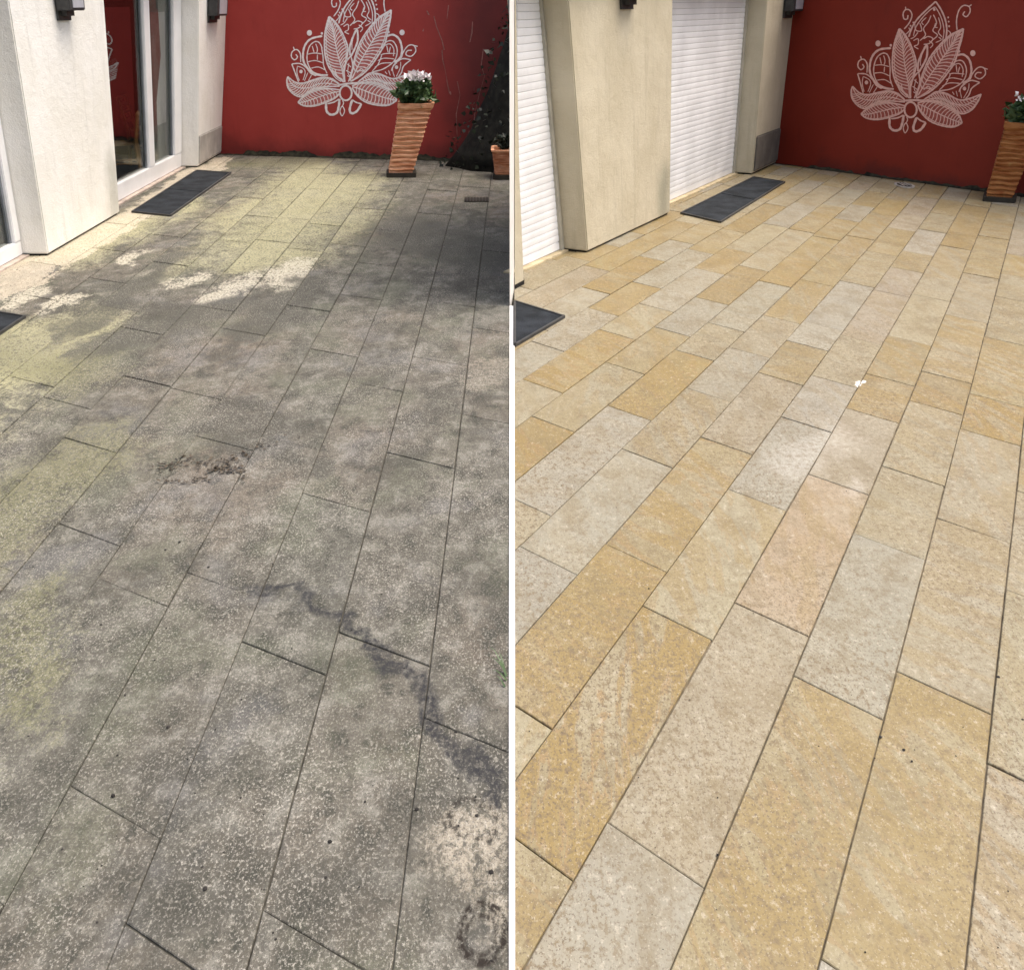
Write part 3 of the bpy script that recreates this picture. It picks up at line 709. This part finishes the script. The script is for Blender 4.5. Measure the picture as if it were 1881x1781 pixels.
# great top petal
st([(640, 400), (680, 290), (740, 200), (830, 110), (930, 18)], 20); st([(930, 18), (990, 110), (1035, 220), (1050, 330), (1035, 450)], 20)
st([(690, 390), (720, 290), (790, 190), (870, 110), (925, 75)], 12); st([(925, 75), (970, 150), (1005, 240), (1020, 340), (1005, 440)], 12)
st([(655, 330), (700, 260), (720, 330), (780, 330), (760, 250)], 13); st([(880, 170), (850, 240), (800, 310), (820, 380), (760, 440)], 13); st([(905, 160), (940, 250), (900, 330), (950, 380), (900, 430)], 13)
st([(960, 190), (985, 290), (960, 350), (1000, 400)], 12); st([(690, 440), (740, 420), (740, 480), (700, 500), (745, 530)], 12); st([(800, 420), (850, 395), (900, 420), (860, 470), (800, 480)], 13)
st([(830, 190), (780, 240), (800, 270)], 12); st([(930, 460), (990, 430), (960, 400)], 12); st([(740, 350), (700, 400), (660, 420)], 12); st([(860, 440), (900, 480), (870, 520)], 12); st([(950, 300), (920, 290), (930, 250)], 11)
st([(600, 380), (650, 330), (640, 300)], 12); st([(1060, 420), (1090, 360), (1060, 330)], 12)
# curls
st([(590, 315), (645, 250), (675, 170), (650, 112), (605, 108), (580, 150), (590, 205), (625, 205), (632, 165)], 15); st([(610, 108), (605, 75)], 13)
st([(1160, 325), (1155, 220), (1180, 115), (1230, 62), (1290, 75), (1300, 130), (1262, 182), (1225, 160), (1245, 125)], 15); st([(1285, 75), (1318, 52)], 14)
st([(190, 785), (192, 690), (155, 640), (105, 660), (93, 715), (125, 752), (158, 725), (142, 692)], 15); st([(130, 640), (122, 605)], 13)
st([(1300, 860), (1330, 790), (1390, 728), (1450, 735), (1465, 800), (1410, 850), (1355, 825), (1375, 785), (1425, 785)], 15); st([(1450, 735), (1490, 748)], 13)
# heart of the flower
st([(660 + 66 * math.cos(t * .5236), 1182 + 82 * math.sin(t * .5236)) for t in range(12)], 24, True)
st([(740, 770), (742, 680), (780, 580), (835, 490), (835, 610), (790, 710), (740, 790)], 24); st([(790, 560), (770, 640), (765, 710)], 10); st([(740, 780), (690, 840), (660, 930), (660, 1060)], 20)
st([(750, 790), (760, 880), (740, 960), (700, 1060)], 18); st([(700, 860), (740, 900)], 12); st([(680, 930), (740, 970)], 12); st([(690, 990), (720, 1010)], 12); st([(720, 850), (700, 950), (720, 1000)], 10)
st([(520, 930), (560, 1000), (620, 1050)], 12); st([(560, 900), (580, 980), (640, 1030)], 12); st([(770, 1040), (850, 1000), (920, 940)], 12); st([(800, 970), (850, 930), (880, 960)], 12); st([(520, 1000), (600, 1075)], 12)
st([(600, 1085), (700, 1080), (800, 1085)], 26)
# pendants
st([(435, 1270), (435, 1360), (480, 1405), (545, 1390), (575, 1310), (585, 1240)], 30); st([(450, 1280), (520, 1270), (585, 1240)], 18); st([(725, 1265), (690, 1370), (710, 1415), (770, 1395), (825, 1320)], 30); st([(725, 1265), (770, 1300), (825, 1320)], 18)
st([(610, 1325), (582, 1375), (600, 1432), (632, 1380)], 13, True); st([(618, 1260), (628, 1290), (612, 1325)], 12)
dots += [(310, 470, 29), (1330, 575, 29), (185, 890, 19), (1240, 955, 19), (447, 490, 13), (1182, 555, 13), (660, 280, 9), (690, 245, 9), (1065, 190, 9), (1070, 235, 9), (1075, 285, 10), (915, 105, 14)]

def mural(fn, A, n, mat, parent, wash):
    """fn maps drawing coordinates to the picture; strokes are laid on the wall plane"""
    vs, fs = [], []
    lay_ = [0]
    def W(x, y, lift): px, py = fn(x, y); return on_plane(px, py, A + n * lift, n)
    for pts, wd, closed in strokes:
        lay_[0] += 1; lift = .003 + .00012 * (lay_[0] % 23)
        m = len(pts); k0 = len(vs)
        for i, p in enumerate(pts):
            a = pts[i - 1] if i or closed else p; b = pts[(i + 1) % m] if i < m - 1 or closed else p
            tx, ty = b[0] - a[0], b[1] - a[1]; l = math.hypot(tx, ty) or 1
            e = .55 if (not closed and i in (0, m - 1)) else 1.
            hw = wd * .5 * e * (1 + .12 * math.sin(i * 1.7 + lay_[0]))
            vs.append(W(p[0] - ty / l * hw, p[1] + tx / l * hw, lift)); vs.append(W(p[0] + ty / l * hw, p[1] - tx / l * hw, lift))
        for i in range(m if closed else m - 1):
            a, b = k0 + 2 * i, k0 + 2 * ((i + 1) % m); fs.append((a, a + 1, b + 1, b))
    for (x, y, r) in dots:
        k0 = len(vs)
        for t in range(14): vs.append(W(x + r * math.cos(t * .4488), y + r * 1.12 * math.sin(t * .4488), .0065))
        fs.append(tuple(range(k0, k0 + 14)))
    o = mesh('mural', vs, fs, mat, parent)
    wv, wf = [], []
    def ev(c, t): f = t * (len(c) - 1); i = min(int(f), len(c) - 2); u = f - i; return (c[i][0] + (c[i + 1][0] - c[i][0]) * u, c[i][1] + (c[i + 1][1] - c[i][1]) * u)
    for q, (a, b) in enumerate(washes):
        k0 = len(wv)
        for i in range(25): wv.append(W(*ev(a, i / 24), .0012 + .0002 * q)); wv.append(W(*ev(b, i / 24), .0012 + .0002 * q))
        for i in range(24): k = k0 + 2 * i; wf.append((k, k + 1, k + 3, k + 2))
    mesh('mural_wash', wv, wf, wash, parent); return o
fR = lambda x, y: (1560 + .17065 * x, .17065 * y)
# the same drawing on the other wall: fitted from seven matching points
cor_pts = [((1672.5, 201), (635, 170)), ((1565, 157.5), (528.7, 140)), ((1801, 172.5), (758.7, 130)), ((1612, 80.7), (567, 62.5)), ((1786, 97.5), (737, 60)), ((1662.5, 243.7), (627, 212.5)), ((1652.5, 57.5), (605, 33.7))]
def fit(idx):
    from mathutils import Matrix
    A_ = Matrix(((0, 0, 0), (0, 0, 0), (0, 0, 0))); r = Vector((0, 0, 0))
    for (x, y), q in cor_pts:
        v = Vector((x - 1680, y - 120, 1))
        for i in range(3):
            for j in range(3): A_[i][j] += v[i] * v[j]
        r += v * q[idx]
    return A_.inverted() @ r
kx, ky = fit(0), fit(1)
def fLm(x, y):
    p = fR(x, y); v = Vector((p[0] - 1680, p[1] - 120, 1)); return kx.dot(v), ky.dot(v)
mural(fLm, LA, Ln, M['mural_l'], wl, plain('mural_wash_pink', (.56, .17, .155), .75, .1, 30)); mural(fR, RA, Rn, M['mural_r'], wr, plain('mural_wash_dim', (.36, .085, .065), .75, .1, 30))

# scuffs and flaked paint on the bright wall, moss and damp at the foot of both
vs, fs = [], []
rs = random.Random(5)
def scuff(pts, wd, A=None, n=None):
    k0 = len(vs); 
    for i, p in enumerate(pts):
        h = wd * rs.uniform(.3, 1.2)
        vs.append(on_plane(p[0] - h, p[1], LA + Ln * .0025, Ln)); vs.append(on_plane(p[0] + h, p[1], LA + Ln * .0025, Ln))
    for i in range(len(pts) - 1): a = k0 + 2 * i; fs.append((a, a + 1, a + 3, a + 2))
for pts, wd in (([(797, 30), (802, 50), (812, 75), (816, 92)], .9), ([(812, 92), (813, 110), (818, 130), (822, 155), (826, 172)], .9), ([(784, 20), (788, 28)], 1.2), ([(868, 40), (867, 60), (863, 78)], 1.6),
                ([(888, 90), (884, 120), (890, 140), (880, 175), (872, 210), (868, 250)], 1.0), ([(840, 150), (845, 175), (838, 210), (840, 255)], .8), ([(824, 10), (821, 35)], 1.0), ([(778, 53), (777, 58)], 1.5),
                ([(862, 240), (858, 262), (862, 275)], 1.5), ([(826, 168), (828, 174)], 2)): scuff(pts, wd)
mesh('scuff_marks', vs, fs, M['scratch'], wl)
def moss_line(a, b, A, n, parent, seed, hmax, gaps):
    r = random.Random(seed); vs, fs = [], []
    P, Q = gnd(*a), gnd(*b); L = (Q - P).length; m = int(L / .03); d = (Q - P) / m; hh = 0
    for i in range(m + 1):
        hh += (r.uniform(0, hmax) - hh) * .35; t = i / m
        h = hh * (1 if not any(g0 < t < g1 for g0, g1 in gaps) else .25) + .006
        b0 = P + d * i; vs += [b0 + n * .035 + UP * .004, b0 + n * (.012 + h * .05) + UP * h * .55, b0 + n * .004 + UP * h]
    for i in range(m): k = 3 * i; fs += [(k, k + 3, k + 4, k + 1), (k + 1, k + 4, k + 5, k + 2)]
    o = mesh('damp_moss', vs, fs, M['moss'], parent); o['kind'] = 'stuff'
moss_line((404, 284), (1010, 301), LA, Ln, wl, 3, .085, ((0, .08), (.3, .36)))
moss_line((1424, 300), (2100, 391), RA, Rn, wr, 4, .075, ((0, .12), (.26, .3)))

# ---------------------------------------------------------------- things
def wall_lamp(F, s0_, s1_, z0, label):
    r = empty('wall_lamp', F.p((s0_ + s1_) / 2, 0, z0)); tag(r, label, 'lamp', 'wall lamps on the house pillars')
    base = F.p((s0_ + s1_) / 2, 0, z0)
    def blk(nm, a, b, o0, o1, za, zb, mat, par, bev=0):
        o = F.block(nm, a, b, o0, o1, za, zb, mat, None, bev)
        for v in o.data.vertices: v.co -= base
        o.parent = par; return o
    w_ = s1_ - s0_
    blk('back_plate', s0_ + w_ * .1, s1_ - w_ * .1, 0.001, .018, z0 - .03, z0 + .30, M['lamp'], r)
    hd = blk('housing', s0_, s1_, .019, .115, z0 + .035, z0 + .33, M['lamp'], r, .006)
    blk('lens', s0_ + w_ * .18, s1_ - w_ * .12, .1155, .120, z0 + .055, z0 + .30, M['lens'], hd)
    blk('bracket', s0_ + w_ * .25, s1_ - w_ * .25, .019, .06, z0, z0 + .034, M['lamp'], r)
    return r
zz = FL.z_at(FL.s(150, 433), 0, 30)
sm = (s1a + s1b) / 2; wall_lamp(FL, sm - .14, sm + .13, zz, 'dark box lamp on the wide cream pillar beside the near glass door')
sm = (s2a + s2b) / 2; wall_lamp(FL, sm - .25, sm + .15, FL.z_at(sm, 0, 36), 'dark box lamp on the far cream pillar next to the bright red wall')
sm = (r1a + r1b) / 2; wall_lamp(FR, sm - .12, sm + .12, FR.z_at(sm, 0, 9), 'dark lamp on the wide dimmed cream pillar between the two shutters')
sm = (r2a + r2b) / 2; wall_lamp(FR, sm + .05, sm + .4, FR.z_at(sm + .1, 0, 28), 'dark box lamp on the far dimmed cream pillar next to the dark red wall')

def floor_mat(ip, panels, label, split=True):
    P = [gnd(*p) for p in ip]; cen = sum(P, Vector()) / len(P)
    r = empty('door_mat', cen); tag(r, label, 'mat', 'dark mats in front of the doors')
    if len(P) == 4:
        nl, nr, fr_, fl = P
        for i in range(panels):
            t0, t1 = i / panels + (.004 if i else 0), (i + 1) / panels - (.004 if i < panels - 1 else 0)
            q = [nl.lerp(fl, t0), nr.lerp(fr_, t0), nr.lerp(fr_, t1), nl.lerp(fl, t1)]
            hexa('mat_panel', [v - cen + UP * .001 for v in q] + [v - cen + UP * .011 for v in q], M['mat'], r, .003)
            # raised border lip
        e = [(nl, nr), (nr, fr_), (fr_, fl), (fl, nl)]
    else:
        n = len(P); vs = [v - cen + UP * .001 for v in P] + [v - cen + UP * .011 for v in P]
        mesh('mat_panel', vs, [tuple(range(n)), tuple(range(n, 2 * n))] + [(i, (i + 1) % n, n + (i + 1) % n, n + i) for i in range(n)], M['mat'], r)
        e = [(P[i], P[(i + 1) % n]) for i in range(n)]
    for a, b in e:
        d = (b - a).normalized(); nn = Vector((-d.y, d.x, 0)) * .007
        q = [a + nn, b + nn, b - nn, a - nn]
        hexa('border', [v - cen + UP * .0005 for v in q] + [v - cen + UP * .016 for v in q], M['lamp'], r)
    return r
floor_mat([(243, 391), (313, 398), (424, 319), (361, 315)], 2, 'dark two part mat before the far glass door of the cream house')
floor_mat([(-190, 676), (-112, 690), (46, 584), (-30, 572)], 2, 'bluish dark mat at the left edge before the near glass door')
floor_mat([(1251, 393), (1323, 410), (1441, 336), (1384, 327)], 2, 'long black mat before the far roller shutter')
floor_mat([(945.5, 556), (945.5, 637), (1036, 584)], 1, 'black mat corner before the near roller shutter beside the white strip')

def foliage(name, cen, r, n, size, mat, parent, seed, flat=.8, vert=.3):
    rg = random.Random(seed); vs, fs = [], []
    for i in range(n):
        while True:
            p = Vector((rg.uniform(-1, 1), rg.uniform(-1, 1), rg.uniform(-1, 1)))
            if .15 < p.length < 1: break
        c = cen + Vector((p.x * r[0], p.y * r[1], p.z * r[2]))
        u = Vector((rg.uniform(-1, 1), rg.uniform(-1, 1), rg.uniform(-vert, 1))).normalized(); v = u.orthogonal().normalized()
        ww = Vector((rg.uniform(-1, 1), rg.uniform(-1, 1), rg.uniform(-1, 1))); v = (ww - u * ww.dot(u)).normalized()
        s_ = size * rg.uniform(.6, 1.3); k = len(vs); nn = u.cross(v) * s_ * .12
        vs += [c, c + u * s_ * .35 + v * s_ * .38 + nn, c + u * s_, c + u * s_ * .35 - v * s_ * .38 + nn]
        fs += [(k, k + 1, k + 2), (k, k + 2, k + 3)]
    o = mesh(name, vs, fs, mat, parent); return o

def planter(bl, br, tl, tr, yb, depth_b, depth_t, label, seed, pmat='terra', group='terracotta planters by the red walls'):
    """tapered square terracotta planter standing at the ground point below the middle of bl-br"""
    G = gnd((bl[0] + br[0]) / 2, yb); Y0 = G.y
    def pt(p): return at_y(p[0], p[1], Y0)
    b0, b1, t0, t1 = pt(bl), pt(br), pt(tl), pt(tr)
    zb, zt = .045, (t0.z + t1.z) / 2
    cb, ct = (b0.x + b1.x) / 2, (t0.x + t1.x) / 2; wb, wt = (b1.x - b0.x) / 2, (t1.x - t0.x) / 2
    r = empty('planter', (cb, Y0 + depth_b / 2, 0)); tag(r, label, 'planter', group)
    base = Vector(r.location); rg = random.Random(seed)
    ph = math.atan2(cb, Y0); cph, sph = math.cos(ph), math.sin(ph)
    cb += depth_b / 2 * sph; ct += depth_b / 2 * sph
    def ringpts(hx, hy, c, z, n=6):
        out = []
        cs = [(-1, -1), (1, -1), (1, 1), (-1, 1)]
        for i in range(4):
            a, b = cs[i], cs[(i + 1) % 4]
            for j in range(n):
                t = j / n; x = a[0] + (b[0] - a[0]) * t; y = a[1] + (b[1] - a[1]) * t
                k = .955 if j == 0 else 1.0
                out.append(Vector((c + x * hx * k * cph + y * hy * k * sph, Y0 + depth_b / 2 - x * hx * k * sph + y * hy * k * cph, z)) - base)
        return out
    vs, fs = [], []; NL = 46; n = 24
    for i in range(NL + 1):
        t = i / NL; z = zb + (zt - zb) * t
        ridge = .015 * (.5 + .5 * math.sin(t * 15 * 2 * math.pi)) * (0 if t > .93 else 1)
        rim = .008 if t > .93 else 0
        c = cb + (ct - cb) * t
        row = ringpts(wb + (wt - wb) * t - ridge + rim, depth_b / 2 + (depth_t - depth_b) / 2 * t - ridge + rim, c, z)
        for j, p in enumerate(row):
            p.z += .004 * math.sin(j * 1.3 + i * .35 + seed) * (1 if .03 < t < .93 else 0); vs.append(p)
    for i in range(NL):
        for j in range(n): a = i * n + j; b = i * n + (j + 1) % n; fs.append((a, b, b + n, a + n))
    fs.append(tuple(range(n)))
    inn = len(vs); vs += ringpts(wt - .025, depth_t / 2 - .025, ct, zt); k2 = len(vs); vs += ringpts(wt - .035, depth_t / 2 - .035, ct - .005, zt - .07)
    for j in range(n):
        a, b = NL * n + j, NL * n + (j + 1) % n; fs.append((a, b, inn + (j + 1) % n, inn + j)); fs.append((inn + j, inn + (j + 1) % n, k2 + (j + 1) % n, k2 + j))
    mesh('pot', vs, fs, M[pmat], r)
    so_ = ringpts(wt - .034, depth_t / 2 - .034, ct - .005, zt - .055); mesh('soil', so_ + [v - UP * .02 for v in so_], [tuple(range(n)), tuple(range(n, 2 * n))] + [(i, (i + 1) % n, n + (i + 1) % n, n + i) for i in range(n)], M['soil'], r)
    f0 = ringpts(wb + .022, depth_b / 2 + .022, cb + .005, .0); f1 = ringpts(wb + .022, depth_b / 2 + .022, cb + .005, zb - .002)
    mesh('foot', f0 + f1, [tuple(range(n)), tuple(range(n, 2 * n))] + [(i, (i + 1) % n, n + (i + 1) % n, n + i) for i in range(n)], M['foot'], r)
    return r, Vector((ct, Y0 + depth_b / 2, zt)), base, wt
pl, tp, bs, wt = planter((713, 321), (760, 321), (733, 190), (797, 190), 326, .30, .36, 'tall ribbed terracotta planter with white flowers beside the lotus mural', 1)
foliage('foliage', tp - bs + Vector((.0, -.02, .08)), (wt * 1.12, .2, .14), 420, .075, M['leaf'], pl, 11)
foliage('flowers', tp - bs + Vector((.02, -.08, .235)), (wt * .75, .12, .045), 110, .05, M['petal'], pl, 12, vert=-.2)
pr, tp, bs, wt = planter((1812, 366), (1860, 366), (1851, 226), (1916, 226), 372, .30, .36, 'tall terracotta planter, coloured as in shade, at the right edge before the dark red wall', 2, 'terra_shaded')
foliage('foliage', tp - bs + Vector((-.02, -.02, .07)), (wt * 1.0, .2, .11), 380, .07, M['leaf'], pr, 13)
foliage('flowers', tp - bs + Vector((-.10, -.1, .20)), (wt * .5, .1, .035), 18, .035, M['petal'], pr, 14, vert=-.2)
p3, tp, bs, wt = planter((908, 326), (968, 326), (903, 276), (972, 276), 330, .36, .40, 'low terracotta pot beside the dark ivy trunk at the foot of the red wall', 3)
foliage('foliage', tp - bs + Vector((-.02, 0, .05)), (wt * .8, .16, .07), 160, .06, M['ivy'], p3, 15)

# dark leaning trunk wrapped in ivy, in the far corner of the weathered yard
G = gnd(912, 305); Yt = G.y
tr = empty('ivy_trunk', (G.x, G.y, 0)); tag(tr, 'dark leaning tree trunk wrapped in ivy in the corner by the red wall', 'tree')
vs, fs = [], []; rg = random.Random(9); NS, NR = 14, 12
for i in range(NS + 1):
    t = i / NS; zc = t * 2.7; xc = .0 + zc * .36 ; rad = .47 * (1 - .35 * t) + (.09 * (1 - t * 6) if t < .16 else 0)
    for j in range(NR):
        a = j * 2 * math.pi / NR; k = rad * (1 + .12 * math.sin(3 * a + t * 5) + rg.uniform(-.05, .05)); vs.append((xc + k * math.cos(a), k * .8 * math.sin(a), zc - .02))
for i in range(NS):
    for j in range(NR): a = i * NR + j; b = i * NR + (j + 1) % NR; fs.append((a, b, b + NR, a + NR))
fs += [tuple(range(NR)), tuple(range(NS * NR, NS * NR + NR))]
mesh('trunk', vs, fs, M['bark'], tr, True)
iv, jf = [], []
for i in range(520):
    z = rg.random() ** 1.2 * 2.6; a = rg.uniform(math.pi * .9, math.pi * 2.1); k = (.47 * (1 - .35 * z / 2.7) + rg.uniform(.0, .10)) + (.06 if z < .45 else 0)
    c = Vector((z * .36 + k * math.cos(a), k * .8 * math.sin(a), z + .02)); u = Vector((rg.uniform(-1, 1), rg.uniform(-1, .2), rg.uniform(-1, .4))).normalized()
    v = u.cross(Vector((rg.uniform(-1, 1), rg.uniform(-1, 1), rg.uniform(-1, 1)))).normalized(); s_ = rg.uniform(.03, .065); q = len(iv)
    iv += [c, c + u * s_ * .3 + v * s_ * .45, c + u * s_, c + u * s_ * .3 - v * s_ * .45]; jf += [(q, q + 1, q + 2), (q, q + 2, q + 3)]
mesh('crown', iv, jf, M['ivy'], tr)

# drains
def drain_slot():
    P = [gnd(*p) for p in ((853, 364), (898, 364), (898, 371), (853, 371))]; cen = sum(P, Vector()) / 4
    r = empty('drain_grate', cen); tag(r, 'narrow dark slot drain set in the weathered paving near the red wall', 'drain')
    q = [P[3], P[2], P[1], P[0]]
    hexa('frame', [v - cen + UP * .0005 for v in q] + [v - cen + UP * .006 for v in q], M['grate'], r)
    for i in range(8):
        a = P[3].lerp(P[2], (i + .2) / 8); b = P[3].lerp(P[2], (i + .65) / 8); c = P[0].lerp(P[1], (i + .65) / 8); d = P[0].lerp(P[1], (i + .2) / 8)
        hexa('bar', [v - cen + UP * .0065 for v in (a, b, c, d)] + [v - cen + UP * .010 for v in (a, b, c, d)], M['foot'], r)
drain_slot()
def drain_round():
    c = gnd(1661, 341); r = empty('floor_drain', c); tag(r, 'small round steel floor drain in the clean paving near the red wall', 'drain')
    def disc(nm, rad, z0, z1, mat, ey=2.0):
        n = 24; vs = [(rad * math.cos(i * 2 * math.pi / n), rad * ey * math.sin(i * 2 * math.pi / n), z) for z in (z0, z1) for i in range(n)]
        mesh(nm, vs, [tuple(range(n)), tuple(range(n, 2 * n))] + [(i, (i + 1) % n, n + (i + 1) % n, n + i) for i in range(n)], mat, r)
    disc('rim', .085, .001, .008, M['steel']); disc('cover', .062, .0085, .012, M['grate'])
    for i in (-1, 0, 1):
        x = i * .032; hexa('bar', [(x - .007, -.09, .0125), (x + .007, -.09, .0125), (x + .007, .09, .0125), (x - .007, .09, .0125), (x - .007, -.09, .016), (x + .007, -.09, .016), (x + .007, .09, .016), (x - .007, .09, .016)], M['steel'], r)
drain_round()

# wooden chairs inside the glass door
def bar_between(a, b, t, nm, mat, par):
    d = (b - a).normalized(); u = d.orthogonal().normalized(); v = d.cross(u)
    q = [u * t + v * t, -u * t + v * t, -u * t - v * t, u * t - v * t]
    return hexa(nm, [a + k for k in q] + [b + k for k in q], mat, par, t * .3)
def chair(c, rot, label, sc=1.0, name='wooden_chair'):
    pass; r = empty(name, (c.x, c.y, .006)); r.rotation_euler = (0, 0, rot); r.scale = (sc, sc, sc)
    tag(r, label, 'chair', 'wooden chairs inside the cream house')
    w_, d_, hs, hb = .21, .20, .44, .86
    for sx in (-1, 1):
        bar_between(Vector((sx * w_, -d_, 0)), Vector((sx * w_, -d_, hs)), .018, 'leg', M['wood'], r)
        bar_between(Vector((sx * w_, d_ + .03, 0)), Vector((sx * w_, d_, hs + .02)), .018, 'leg', M['wood'], r)
        bar_between(Vector((sx * w_, d_, hs + .021)), Vector((sx * w_, d_ + .08, hb)), .017, 'back_post', M['wood'], r)
        bar_between(Vector((sx * w_, -d_ + .02, .2)), Vector((sx * w_, d_, .2)), .011, 'stretcher', M['wood'], r)
    hexa('seat', [(-.23, -.22, hs + .001), (.23, -.22, hs + .001), (.19, .18, hs + .001), (-.19, .18, hs + .001), (-.23, -.22, hs + .03), (.23, -.22, hs + .03), (.19, .18, hs + .03), (-.19, .18, hs + .03)], M['wood'], r, .006)
    for z in (.56, .66, .76, .84):
        y = d_ + .08 * (z - hs) / (hb - hs); bar_between(Vector((-w_ + .018, y, z)), Vector((w_ - .018, y, z)), .02, 'back_slat', M['wood'], r)
    return r
sc_ = FL.s(232, 366)
chair(gnd(231, 326), math.radians(-75), 'wooden chair with a broad seat inside the glass door next to the wide pillar', .72)
chair(gnd(279, 301), math.radians(96), 'slim ladder back wooden chair further inside the same glass door', .82)

# ---------------------------------------------------------------- small loose stuff
def litter(name, spots, n, size, mat, seed, label, cat):
    rg = random.Random(seed); vs, fs = [], []
    for i in range(n):
        (x0, y0, x1, y1, sp) = rg.choice(spots); t = rg.random()
        p = gnd(x0 + (x1 - x0) * t + rg.gauss(0, sp), y0 + (y1 - y0) * t + rg.gauss(0, sp * .35)); a = rg.uniform(0, 6.28); s_ = size * rg.uniform(.4, 1.3)
        u = Vector((math.cos(a), math.sin(a), rg.uniform(-.15, .3))); v = Vector((-math.sin(a), math.cos(a), rg.uniform(-.3, .3))); k = len(vs); z = UP * rg.uniform(.004, .010)
        vs += [p + z, p + u * s_ * .5 + v * s_ * .22 + z + UP * .003, p + u * s_ + z + UP * .002, p + u * s_ * .5 - v * s_ * .22 + z]; fs += [(k, k + 1, k + 2), (k, k + 2, k + 3)]
    o = mesh(name, vs, fs, mat); o['kind'] = 'stuff'; tag(o, label, cat); return o
litter('leaf_litter', [(285, 868, 345, 842, 9), (330, 860, 440, 845, 12), (290, 888, 380, 882, 8), (420, 845, 545, 800, 12), (385, 862, 450, 870, 10)], 260, .022, M['litter'], 3,
       'scattered dead leaves and dirt on the middle of the weathered paving', 'leaf litter')
def crumbs(name, pts, r0, label, seed):
    rg = random.Random(seed); bm = bmesh.new()
    for (x, y, s_) in pts:
        p = gnd(x, y); m = bmesh.ops.create_icosphere(bm, subdivisions=1, radius=r0 * s_)
        for v in m['verts']: v.co = Vector((v.co.x * rg.uniform(.8, 1.3), v.co.y * rg.uniform(.9, 1.4), v.co.z * .6)) + p + UP * (r0 * s_ * .4)
    me = bpy.data.meshes.new(name); bm.to_mesh(me); bm.free(); o = link(name, me, M['stone']); o['kind'] = 'stuff'; tag(o, label, 'grit')
rg = random.Random(31)
P1 = [(304, 1010, 1), (330, 996, 1), (383, 1042, 1), (186, 1148, 1), (309, 1335, 1.1), (208, 1462, 1.2), (377, 1633, 1.2), (902, 1602, 1.2), (765, 1487, 1.1), (838, 1345, 1), (876, 1498, 1), (168, 983, .9), (606, 1546, 1)] + \
     [(rg.uniform(0, 925), rg.uniform(800, 1770), rg.uniform(.3, .7)) for _ in range(90)]
crumbs('grit', P1, .0045, 'small dark grit strewn over the weathered paving', 1)
P2 = [(1834, 1244, 1.2), (1617, 1354, 1), (1660, 1377, .9), (1675, 1398, .7), (1878, 1322, .9), (1192, 1081, .7), (1318, 1570, .8)] + [(rg.uniform(960, 1875), rg.uniform(800, 1770), rg.uniform(.2, .5)) for _ in range(60)]
crumbs('grit', P2, .0042, 'few dark grains lying on the clean beige paving', 2)

vs, fs = [], []
for (x, y, a, l) in ((936, 1243, 2.2, .10), (934, 1240, 1.9, .07), (935, 1236, 2.6, .06), (936, 1250, 2.9, .05), (933, 1262, 2.4, .04)):
    p = gnd(x, y) + Vector((-.008, 0, 0)); d = Vector((math.cos(a), math.sin(a), 0)); nrm = Vector((-d.y, d.x, 0)) * .0035; k = len(vs)
    for t in (0, .35, .7, 1):
        c = p + d * l * t * .8 + UP * (l * .55 * math.sin(t * 1.9) + .002); wdt = (1 - t) * .9 + .1; vs += [c + nrm * wdt, c - nrm * wdt]
    for i in range(3): q = k + 2 * i; fs.append((q, q + 1, q + 3, q + 2))
gt = mesh('grass_tuft', vs, fs, M['grass']); tag(gt, 'small green grass blades sprouting at the white strip in the weathered paving', 'grass')

for o in bpy.data.objects:
    if o.type == 'MESH' and len(o.data.polygons) and o.parent is None and 'kind' not in o and 'label' not in o: print('no label', o.name)
